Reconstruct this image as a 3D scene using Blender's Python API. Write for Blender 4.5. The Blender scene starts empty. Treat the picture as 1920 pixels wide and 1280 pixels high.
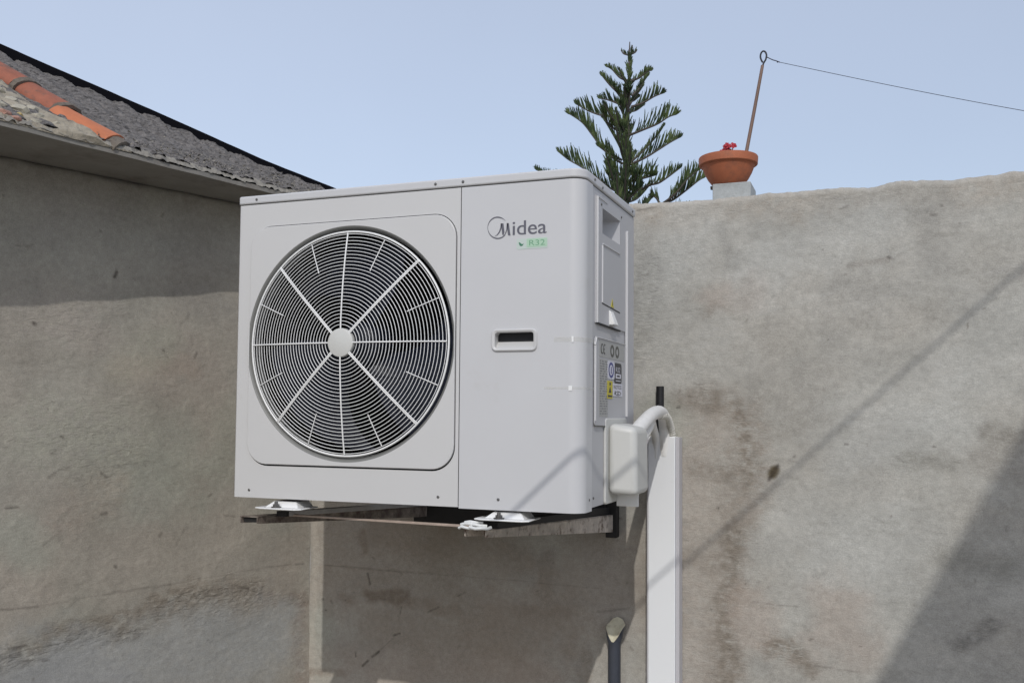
import bpy, bmesh, math, random
import numpy as np
from mathutils import Vector, Matrix
R=math.radians; PI=math.pi
random.seed(7)
scn=bpy.context.scene; COL=scn.collection
# ------------------------------------------------------------ camera, sky, sun, exposure
cam_d=bpy.data.cameras.new('camera'); cam=bpy.data.objects.new('camera',cam_d); COL.objects.link(cam); scn.camera=cam
fw=Vector((-.3574,.9326,.0500)).normalized(); rt=Vector((.9339,.3574,.0080)); rt=(rt-fw*rt.dot(fw)).normalized(); up=rt.cross(fw)
cam.matrix_world=Matrix(((rt.x,up.x,-fw.x,1.6187),(rt.y,up.y,-fw.y,-2.1401),(rt.z,up.z,-fw.z,.2292),(0,0,0,1)))
cam_d.sensor_width=36; cam_d.lens=1792.7/1920*36; cam_d.shift_y=44.4/1920; cam_d.clip_start=.05; cam_d.clip_end=2000
SUN=Vector((.2306,-.7600,.6077)).normalized()
w=bpy.data.worlds.new('World'); scn.world=w; w.use_nodes=True
nt=w.node_tree; bg=nt.nodes['Background']; sky=nt.nodes.new('ShaderNodeTexSky'); sky.sky_type='NISHITA'; sky.sun_disc=False
sky.sun_elevation=math.asin(SUN.z); sky.sun_rotation=math.atan2(SUN.x,SUN.y); sky.air_density=1.0; sky.dust_density=1.5; sky.ozone_density=1.0; sky.altitude=50
# thin high haze over the whole sky: an even veil added to the clear-sky texture
veil=nt.nodes.new('ShaderNodeVectorMath'); veil.operation='ADD'; nt.links.new(sky.outputs[0],veil.inputs[0]); 
tcw=nt.nodes.new('ShaderNodeTexCoord'); nzw=nt.nodes.new('ShaderNodeTexNoise'); nzw.inputs['Scale'].default_value=1.6; nzw.inputs['Detail'].default_value=4; nt.links.new(tcw.outputs['Generated'],nzw.inputs['Vector'])
mrw=nt.nodes.new('ShaderNodeMapRange'); mrw.inputs[1].default_value=.3; mrw.inputs[2].default_value=.7; mrw.inputs[3].default_value=.94; mrw.inputs[4].default_value=1.06; nt.links.new(nzw.outputs[0],mrw.inputs[0])
vsc=nt.nodes.new('ShaderNodeVectorMath'); vsc.operation='SCALE'; vsc.inputs[0].default_value=(6.9,7.55,9.0); 
# the haze is a little brighter towards the left of the yard than towards the right
dp=nt.nodes.new('ShaderNodeVectorMath'); dp.operation='DOT_PRODUCT'; nt.links.new(tcw.outputs['Generated'],dp.inputs[0]); dp.inputs[1].default_value=(.934,.357,0)
mr2=nt.nodes.new('ShaderNodeMapRange'); mr2.inputs[1].default_value=-.5; mr2.inputs[2].default_value=.5; mr2.inputs[3].default_value=1.02; mr2.inputs[4].default_value=.80; nt.links.new(dp.outputs['Value'],mr2.inputs[0])
mm=nt.nodes.new('ShaderNodeMath'); mm.operation='MULTIPLY'; nt.links.new(mrw.outputs[0],mm.inputs[0]); nt.links.new(mr2.outputs[0],mm.inputs[1]); nt.links.new(mm.outputs[0],vsc.inputs['Scale']); nt.links.new(vsc.outputs[0],veil.inputs[1])
nt.links.new(veil.outputs[0],bg.inputs[0]); bg.inputs[1].default_value=.06
sd=bpy.data.lights.new('sun','SUN'); so=bpy.data.objects.new('sun',sd); COL.objects.link(so)
sd.energy=1.68; sd.angle=R(.5); sd.color=(1,.975,.935); so.rotation_euler=SUN.to_track_quat('Z','Y').to_euler(); so.location=(4,-6,6)
scn.view_settings.view_transform='Standard'; scn.view_settings.look='None'; scn.view_settings.exposure=0.0; scn.view_settings.gamma=1
scn.cycles.max_bounces=8; scn.cycles.diffuse_bounces=4

# ------------------------------------------------------------ helpers
H=.81; LID=.0241; D=.5025; W=.9764; SEAM=.661
CR=np.array([-.3207,.8828,0.]); DB=np.array([1.,.0047,0.]); NB=np.array([.0047,-1.,0.])
DL=np.array([-.334,-.9426,0.]); NL=np.array([.9426,-.334,0.])

def node_mat(name, col, rough=.5, metal=0., var=.0, vscale=8., var2=None, bump=0., bscale=60., spec=.5, coat=0., dirt=None, dscale=4., dth=(.5,.7), stretch=(1,1,1), bdist=.002):
    m=bpy.data.materials.new(name); m.use_nodes=True; n=m.node_tree.nodes; l=m.node_tree.links
    b=n['Principled BSDF']; b.inputs['Roughness'].default_value=rough; b.inputs['Metallic'].default_value=metal
    b.inputs['Specular IOR Level'].default_value=spec; b.inputs['Coat Weight'].default_value=coat
    tc=n.new('ShaderNodeTexCoord'); mp=n.new('ShaderNodeMapping'); l.new(tc.outputs['Object'],mp.inputs[0]); mp.inputs['Scale'].default_value=stretch
    cur=None
    rgb=n.new('ShaderNodeRGB'); rgb.outputs[0].default_value=(*col,1); cur=rgb.outputs[0]
    def mix(fac,a,bcol,typ='MIX'):
        x=n.new('ShaderNodeMix'); x.data_type='RGBA'; x.blend_type=typ; l.new(fac,x.inputs[0]) if not isinstance(fac,float) else setattr(x.inputs[0],'default_value',fac)
        l.new(a,x.inputs[6])
        if isinstance(bcol,tuple): x.inputs[7].default_value=(*bcol,1)
        else: l.new(bcol,x.inputs[7])
        return x.outputs[2]
    if var>0 or var2:
        nz=n.new('ShaderNodeTexNoise'); nz.inputs['Scale'].default_value=vscale; nz.inputs['Detail'].default_value=8; nz.inputs['Roughness'].default_value=.65; l.new(mp.outputs[0],nz.inputs['Vector'])
        if var2:
            mr=n.new('ShaderNodeMapRange'); mr.inputs[1].default_value=.38; mr.inputs[2].default_value=.62; l.new(nz.outputs[0],mr.inputs[0]); cur=mix(mr.outputs[0],cur,var2)
        if var>0:
            mr=n.new('ShaderNodeMapRange'); mr.inputs[1].default_value=.3; mr.inputs[2].default_value=.7; mr.inputs[3].default_value=1-var; mr.inputs[4].default_value=1+var; l.new(nz.outputs[0],mr.inputs[0])
            cb=n.new('ShaderNodeCombineColor'); [l.new(mr.outputs[0],cb.inputs[i]) for i in range(3)]
            cur=mix(1.,cur,cb.outputs[0],'MULTIPLY')
    if dirt:
        nz=n.new('ShaderNodeTexNoise'); nz.inputs['Scale'].default_value=dscale; nz.inputs['Detail'].default_value=9; nz.inputs['Roughness'].default_value=.7; l.new(mp.outputs[0],nz.inputs['Vector'])
        mr=n.new('ShaderNodeMapRange'); mr.inputs[1].default_value=dth[0]; mr.inputs[2].default_value=dth[1]; l.new(nz.outputs[0],mr.inputs[0]); cur=mix(mr.outputs[0],cur,dirt)
    l.new(cur,b.inputs['Base Color'])
    if bump>0:
        nz=n.new('ShaderNodeTexNoise'); nz.inputs['Scale'].default_value=bscale; nz.inputs['Detail'].default_value=6; l.new(mp.outputs[0],nz.inputs['Vector'])
        bp=n.new('ShaderNodeBump'); bp.inputs['Strength'].default_value=bump; bp.inputs['Distance'].default_value=bdist; l.new(nz.outputs[0],bp.inputs['Height']); l.new(bp.outputs[0],b.inputs['Normal'])
    return m

def render_mat(name, fine=.15):
    """cement render: colour from the stain attribute, sandy grain, trowel bump"""
    m=bpy.data.materials.new(name); m.use_nodes=True; n=m.node_tree.nodes; l=m.node_tree.links; b=n['Principled BSDF']
    b.inputs['Roughness'].default_value=.93; b.inputs['Specular IOR Level'].default_value=.25
    at=n.new('ShaderNodeAttribute'); at.attribute_name='stain_shade'
    ra=n.new('ShaderNodeAttribute'); ra.attribute_name='rough'
    tc=n.new('ShaderNodeTexCoord')
    cur=at.outputs['Color']
    for sc,amp,det in ((7,.05,6),(60,.10,6),(330,fine,3)):
        nz=n.new('ShaderNodeTexNoise'); nz.inputs['Scale'].default_value=sc; nz.inputs['Detail'].default_value=det; nz.inputs['Roughness'].default_value=.6; l.new(tc.outputs['Object'],nz.inputs['Vector'])
        mr=n.new('ShaderNodeMapRange'); mr.inputs[1].default_value=.3; mr.inputs[2].default_value=.7; mr.inputs[3].default_value=1-amp; mr.inputs[4].default_value=1+amp; l.new(nz.outputs[0],mr.inputs[0])
        cb=n.new('ShaderNodeCombineColor'); [l.new(mr.outputs[0],cb.inputs[i]) for i in range(3)]
        x=n.new('ShaderNodeMix'); x.data_type='RGBA'; x.blend_type='MULTIPLY'; x.inputs[0].default_value=1; l.new(cur,x.inputs[6]); l.new(cb.outputs[0],x.inputs[7]); cur=x.outputs[2]
    # dark pin holes
    vo=n.new('ShaderNodeTexNoise'); vo.inputs['Scale'].default_value=120; vo.inputs['Detail'].default_value=2; l.new(tc.outputs['Object'],vo.inputs['Vector'])
    vr=n.new('ShaderNodeMapRange'); vr.inputs[1].default_value=.70; vr.inputs[2].default_value=.78; l.new(vo.outputs[0],vr.inputs[0])
    vm=n.new('ShaderNodeMath'); vm.operation='MULTIPLY'; l.new(vr.outputs[0],vm.inputs[0]); vm.inputs[1].default_value=.35
    x=n.new('ShaderNodeMix'); x.data_type='RGBA'; l.new(vm.outputs[0],x.inputs[0]); l.new(cur,x.inputs[6]); x.inputs[7].default_value=(.12,.10,.08,1); cur=x.outputs[2]
    l.new(cur,b.inputs['Base Color'])
    g=n.new('ShaderNodeTexNoise'); g.inputs['Scale'].default_value=260; g.inputs['Detail'].default_value=4; l.new(tc.outputs['Object'],g.inputs['Vector'])
    mp=n.new('ShaderNodeMapping'); mp.inputs['Scale'].default_value=(1,1,2.6); mp.inputs['Rotation'].default_value=(0,.25,0); l.new(tc.outputs['Object'],mp.inputs[0])
    t=n.new('ShaderNodeTexNoise'); t.inputs['Scale'].default_value=34; t.inputs['Detail'].default_value=7; t.inputs['Distortion'].default_value=.8; l.new(mp.outputs[0],t.inputs['Vector'])
    b1=n.new('ShaderNodeBump'); b1.inputs['Distance'].default_value=.0016; b1.inputs['Strength'].default_value=.4; l.new(g.outputs[0],b1.inputs['Height'])
    sm=n.new('ShaderNodeMath'); sm.operation='MULTIPLY_ADD'; l.new(ra.outputs['Fac'],sm.inputs[0]); sm.inputs[1].default_value=.75; sm.inputs[2].default_value=.14
    b2=n.new('ShaderNodeBump'); b2.inputs['Distance'].default_value=.009; l.new(sm.outputs[0],b2.inputs['Strength']); l.new(t.outputs[0],b2.inputs['Height']); l.new(b1.outputs[0],b2.inputs['Normal'])
    l.new(b2.outputs[0],b.inputs['Normal'])
    return m

MT=dict(
 white=node_mat('white_painted_steel',(.57,.57,.58),.42,var=.015,vscale=5,bump=.06,bscale=9,bdist=.003,dirt=(.49,.48,.46),dscale=7,dth=(.62,.95)),
 panel=node_mat('warm_white_paint',(.585,.58,.575),.45,var=.012,vscale=4,bump=.04,bscale=9,bdist=.003,dirt=(.50,.49,.465),dscale=9,dth=(.62,.95)),
 side=node_mat('side_shaded_white_paint',(.475,.475,.49),.45,var=.02,vscale=5),  # same paint as the front, darkened to put side shade in the colour
 gwhite=node_mat('grille_white',(.84,.84,.83),.4),
 shroud=node_mat('shroud_plastic',(.20,.20,.19),.5,var=.05,vscale=14),
 cream=node_mat('cream_plastic',(.59,.59,.565),.42,var=.03,vscale=8),
 dark=node_mat('dark_cavity',(.012,.012,.014),.7),
 coil=node_mat('coil_fins',(.002,.002,.003),.8,spec=.05),
 blade=node_mat('fan_blade_plastic',(.006,.008,.017),.45,var=.1,vscale=6,spec=.25),
 ink=node_mat('logo_ink',(.115,.115,.14),.45),
 scr=node_mat('screw_steel',(.17,.165,.16),.4,metal=.7),
 green=node_mat('sticker_green',(.42,.60,.45),.4), pale=node_mat('sticker_pale',(.53,.60,.56),.4), dgreen=node_mat('sticker_dark_green',(.05,.19,.11),.45), mgreen=node_mat('sticker_mid_green',(.17,.36,.22),.45),
 lblgrey=node_mat('label_grey',(.40,.40,.39),.5), lblline=node_mat('label_line',(.19,.19,.2),.5), lblwhite=node_mat('label_white',(.66,.66,.74),.4), blue=node_mat('label_blue',(.035,.05,.23),.4), black=node_mat('label_black',(.02,.024,.035),.4), yellow=node_mat('label_yellow',(.58,.50,.04),.45), ico=node_mat('label_icon',(.10,.10,.09),.5),
 rust=node_mat('weathered_painted_steel',(.13,.10,.085),.7,metal=.15,var=.25,vscale=25,var2=(.25,.215,.18),dirt=(.07,.04,.028),dscale=30,dth=(.55,.7),bump=.3,bscale=120),
 rust_lit=node_mat('lit_rusty_channel',(.50,.44,.38),.75,metal=.1,var=.3,vscale=30,dirt=(.10,.06,.04),dscale=26,dth=(.52,.66),bump=.4,bscale=140,stretch=(1,1,1)),  # right arm's steel lightened to put the light it catches into the colour
 rod=node_mat('tie_rod_steel',(.46,.37,.31),.65,metal=.2,var=.2,vscale=40),
 galv=node_mat('galvanised_rail',(.50,.48,.46),.5,metal=.3,var=.15,vscale=30),
 rubber=node_mat('black_rubber',(.012,.011,.011),.7),
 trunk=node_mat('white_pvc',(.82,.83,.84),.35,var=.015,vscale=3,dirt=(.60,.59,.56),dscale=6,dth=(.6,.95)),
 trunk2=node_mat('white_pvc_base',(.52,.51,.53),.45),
 tube=node_mat('white_insulation',(.80,.79,.77),.5,var=.05,vscale=30,bump=.2,bscale=70),
 rib=node_mat('ribbed_insulation',(.66,.64,.58),.6,var=.12,vscale=60,dirt=(.25,.23,.2),dscale=90,dth=(.55,.66)),
 conduit=node_mat('grey_pvc_pipe',(.050,.056,.072),.42,var=.12,vscale=18,bump=.08,bscale=50),
 foam=node_mat('dried_foam',(.60,.56,.42),.85,var=.08,vscale=50,bump=.6,bscale=90,dirt=(.38,.33,.22),dscale=40,dth=(.5,.75)),
 blackp=node_mat('black_pipe',(.010,.010,.012),.55,bump=.3,bscale=150),
 terra=node_mat('terracotta_pot',(.37,.115,.052),.72,var=.12,vscale=14,dirt=(.24,.09,.05),dscale=16,dth=(.52,.72),bump=.15,bscale=120),
 soil=node_mat('soil',(.04,.03,.02),.95,bump=.8,bscale=90),
 petal=node_mat('red_petal',(.36,.008,.02),.55,var=.2,vscale=70), stem=node_mat('green_stem',(.10,.10,.03),.6,var=.2,vscale=60),
 block=node_mat('grey_concrete_block',(.40,.42,.42),.9,var=.08,vscale=18,bump=.5,bscale=160,dirt=(.30,.31,.30),dscale=22,dth=(.5,.7)),
 cane=node_mat('copper_brown_rod',(.20,.125,.095),.5,metal=.15,var=.2,vscale=30,stretch=(1,1,.2)),
 wire=node_mat('dark_wire',(.05,.055,.075),.5,metal=.4),
 loop=node_mat('black_wire_loop',(.012,.012,.018),.5),
 slab=node_mat('eave_concrete',(.25,.235,.21),.92,var=.12,vscale=6,bump=.5,bscale=80,dirt=(.17,.15,.13),dscale=5,dth=(.5,.7)),
 mortar=node_mat('rough_mortar',(.33,.29,.225),.95,var=.25,vscale=40,bump=.9,bscale=70,bdist=.006,dirt=(.11,.095,.08),dscale=26,dth=(.55,.66)),
 mortarg=node_mat('grey_mortar',(.27,.25,.215),.95,var=.2,vscale=60,bump=.9,bscale=120,bdist=.004,dirt=(.12,.11,.10),dscale=45,dth=(.54,.66)),
 roof=node_mat('weathered_fibre_cement',(.165,.153,.145),.95,spec=.2,var=.45,vscale=60,bump=1.,bscale=110,bdist=.010,dirt=(.05,.046,.043),dscale=75,dth=(.53,.62),stretch=(1,.6,1)),
 cap=node_mat('black_bitumen_cap',(.004,.004,.006),.9,spec=.1,bump=.4,bscale=40,bdist=.004),
 tileo=node_mat('bright_clay_tile',(.50,.165,.075),.75,var=.12,vscale=22,dirt=(.30,.13,.08),dscale=20,dth=(.56,.74),bump=.2,bscale=110),
 tiler=node_mat('weathered_clay_tile',(.31,.105,.062),.8,var=.16,vscale=28,dirt=(.14,.085,.065),dscale=24,dth=(.52,.68),bump=.3,bscale=110),
 tilem=node_mat('lichened_tile_end',(.155,.13,.105),.9,var=.3,vscale=70,bump=.5,bscale=120),
 stoney=node_mat('yellow_stone',(.42,.32,.14),.9,var=.1,vscale=50,bump=.3,bscale=90), stonep=node_mat('pink_brick_chip',(.38,.21,.16),.9,var=.15,vscale=50,bump=.3,bscale=90),stoneg=node_mat('pale_stone',(.40,.37,.30),.9,var=.2,vscale=60,bump=.5,bscale=90,bdist=.004),
 bark=node_mat('pine_bark',(.085,.072,.062),.9,var=.3,vscale=12,bump=.5,bscale=30),
 leaf=node_mat('pine_foliage',(.028,.052,.022),.6,var=.45,vscale=3.6,var2=(.085,.115,.04),spec=.3),
 ground=node_mat('concrete_yard',(.29,.265,.225),.95,var=.12,vscale=1.2,bump=.4,bscale=30),
 plaster=node_mat('blocker_plaster',(.45,.42,.37),.95,var=.08,vscale=1.5,bump=.3,bscale=40),
 rope=node_mat('white_plastic_strip',(.70,.71,.70),.4,var=.08,vscale=50),
 tape=None,
)
m=bpy.data.materials.new('clear_tape'); m.use_nodes=True; b_=m.node_tree.nodes['Principled BSDF']; b_.inputs['Base Color'].default_value=(.78,.77,.70,1); b_.inputs['Roughness'].default_value=.25; b_.inputs['Alpha'].default_value=.22; MT['tape']=m
nzm=m.node_tree.nodes.new('ShaderNodeTexNoise'); nzm.inputs['Scale'].default_value=60; bpm=m.node_tree.nodes.new('ShaderNodeBump'); bpm.inputs['Strength'].default_value=.5; bpm.inputs['Distance'].default_value=.002; m.node_tree.links.new(nzm.outputs[0],bpm.inputs['Height']); m.node_tree.links.new(bpm.outputs[0],b_.inputs['Normal'])

class MB:
    def __init__(s): s.v=[]; s.f=[]
    def add(s,vs,fs):
        k=len(s.v); s.v+= [tuple(map(float,v)) for v in vs]; s.f+=[tuple(i+k for i in f) for f in fs]; return s
    def box(s,x0,x1,y0,y1,z0,z1):
        return s.hexa([(x0,y0,z0),(x1,y0,z0),(x1,y1,z0),(x0,y1,z0),(x0,y0,z1),(x1,y0,z1),(x1,y1,z1),(x0,y1,z1)])
    def hexa(s,v): return s.add(v,[(0,3,2,1),(4,5,6,7),(0,1,5,4),(1,2,6,5),(2,3,7,6),(3,0,4,7)])
    def tube(s,pts,r,n=10,cap=True,closed=False,flat=None):
        P=[Vector(p) for p in pts]; N=len(P); rr=r if isinstance(r,(list,tuple)) else [r]*N
        k=len(s.v); prev=None
        for i,p in enumerate(P):
            t=(P[(i+1)%N]-P[i-1]) if closed else (P[min(i+1,N-1)]-P[max(i-1,0)])
            t.normalize()
            if prev is None:
                a=Vector((0,0,1)) if abs(t.z)<.9 else Vector((1,0,0)); u=t.cross(a).normalized()
            else: u=(prev-t*prev.dot(t)).normalized()
            v=t.cross(u); prev=u
            for j in range(n):
                a=2*PI*j/n; q=p+(u*math.cos(a)+v*math.sin(a))*rr[i]; s.v.append(tuple(q))
        for i in range(N if closed else N-1):
            a=k+i*n; b=k+((i+1)%N)*n
            for j in range(n): s.f.append((a+j,a+(j+1)%n,b+(j+1)%n,b+j))
        if cap and not closed: s.f.append(tuple(range(k+n-1,k-1,-1))); s.f.append(tuple(range(k+(N-1)*n,k+N*n)))
        return s
    def lathe(s,prof,c,n=48,axis='z'):
        k=len(s.v); N=len(prof)
        for r,h in prof:
            for j in range(n):
                a=2*PI*j/n
                if axis=='z': s.v.append((c[0]+r*math.cos(a),c[1]+r*math.sin(a),c[2]+h))
                elif axis=='y': s.v.append((c[0]+r*math.cos(a),c[1]+h,c[2]+r*math.sin(a)))
                else: s.v.append((c[0]+h,c[1]+r*math.cos(a),c[2]+r*math.sin(a)))
        for i in range(N-1):
            for j in range(n): s.f.append((k+i*n+j,k+i*n+(j+1)%n,k+(i+1)*n+(j+1)%n,k+(i+1)*n+j))
        return s
    def prism(s,poly,fn,d0,d1):
        """poly in 2D, fn(a,b,d)->xyz"""
        n=len(poly); k=len(s.v)
        for d in (d0,d1):
            for a,b in poly: s.v.append(tuple(fn(a,b,d)))
        s.f.append(tuple(range(k+n-1,k-1,-1))); s.f.append(tuple(range(k+n,k+2*n)))
        for i in range(n): s.f.append((k+i,k+(i+1)%n,k+n+(i+1)%n,k+n+i))
        return s
    def build(s,name,mat,parent=None,bevel=0,smooth=False,seg=2,recalc=True,angle=35):
        me=bpy.data.meshes.new(name)
        off=Vector((0,0,0))
        if parent is not None: off=Vector(parent.location)
        me.from_pydata([(x-off.x,y-off.y,z-off.z) for x,y,z in s.v],[],s.f); me.validate()
        if recalc:
            bm=bmesh.new(); bm.from_mesh(me); bmesh.ops.remove_doubles(bm,verts=bm.verts,dist=1e-6); bmesh.ops.recalc_face_normals(bm,faces=bm.faces); bm.to_mesh(me); bm.free()
        me.materials.append(mat if not isinstance(mat,str) else MT[mat])
        o=bpy.data.objects.new(name,me); COL.objects.link(o)
        if parent is not None: o.parent=parent
        if bevel>0:
            b=o.modifiers.new('bevel','BEVEL'); b.width=bevel; b.segments=seg; b.limit_method='ANGLE'; b.angle_limit=R(angle)
        if smooth or bevel>0:
            me.polygons.foreach_set('use_smooth',[True]*len(me.polygons))
            if not smooth is True or bevel>0:
                bpy.context.view_layer.objects.active=o
            me.set_sharp_from_angle(angle=R(40 if smooth is not True else 60))
        return o
def empty(name,loc,label,cat,group=None):
    o=bpy.data.objects.new(name,None); COL.objects.link(o); o.location=loc; o.empty_display_size=.05; o['label']=label; o['category']=cat
    if group: o['group']=group
    return o
def tag(o,label,cat,group=None):
    o['label']=label; o['category']=cat
    if group: o['group']=group
    return o
def sub(child,parent):
    """re-parent a mesh (built relative to its thing) under a part that sits at the same origin"""
    child.parent=parent; return child
def text_mb(txt,size,fn,extr=.0006,width=None,height=None,sx=1.):
    cu=bpy.data.curves.new('t','FONT'); cu.body=txt; cu.size=size; cu.resolution_u=6
    o=bpy.data.objects.new('t',cu); COL.objects.link(o); dg=bpy.context.evaluated_depsgraph_get(); me=bpy.data.meshes.new_from_object(o.evaluated_get(dg))
    vs=np.array([v.co[:2] for v in me.vertices]); lo=vs.min(0); hi=vs.max(0)
    vs=vs-lo; ex=hi-lo
    if width: vs[:,0]*=width/ex[0]
    if height: vs[:,1]*=height/ex[1]
    m=MB(); m.add([fn(a,b,extr) for a,b in vs],[tuple(p.vertices) for p in me.polygons])
    bpy.data.objects.remove(o); bpy.data.curves.remove(cu); bpy.data.meshes.remove(me)
    return m
def rrect(x0,x1,y0,y1,r,n=6):
    out=[]
    for cx,cy,a0 in ((x1-r,y1-r,0),(x0+r,y1-r,90),(x0+r,y0+r,180),(x1-r,y0+r,270)):
        for i in range(n+1): a=R(a0+90*i/n); out.append((cx+r*math.cos(a),cy+r*math.sin(a)))
    return out
# numpy value noise
def _h(ix,iy,seed):
    n=(ix.astype(np.int64)*374761393+iy.astype(np.int64)*668265263+seed*982451653)&0x7fffffff
    n=((n^(n>>13))*1274126177)&0x7fffffff
    return ((n^(n>>16))&0xffff)/65535.
def vn(x,y,seed=0):
    ix=np.floor(x); iy=np.floor(y); fx=x-ix; fy=y-iy; fx=fx*fx*fx*(fx*(fx*6-15)+10); fy=fy*fy*fy*(fy*(fy*6-15)+10)
    a=_h(ix,iy,seed); b=_h(ix+1,iy,seed); c=_h(ix,iy+1,seed); d=_h(ix+1,iy+1,seed)
    return (a+(b-a)*fx)*(1-fy)+(c+(d-c)*fx)*fy
def fbm(x,y,seed=0,oc=5,g=.5):
    s=0; a=1.; t=0
    for i in range(oc): s=s+a*vn(x*2**i+17.3*i,y*2**i-9.1*i,seed+i*7); t+=a; a*=g
    return s/t-.5
def segdist(u,v,pts):
    best=np.full(u.shape,1e9)
    P=pts if len(pts)>1 else [pts[0],pts[0]]
    for (a,b),(c,d) in zip(P[:-1],P[1:]):
        dx,dy=c-a,d-b; L=dx*dx+dy*dy+1e-12; t=np.clip(((u-a)*dx+(v-b)*dy)/L,0,1)
        best=np.minimum(best,np.hypot(u-a-t*dx,v-b-t*dy))
    return best

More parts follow.
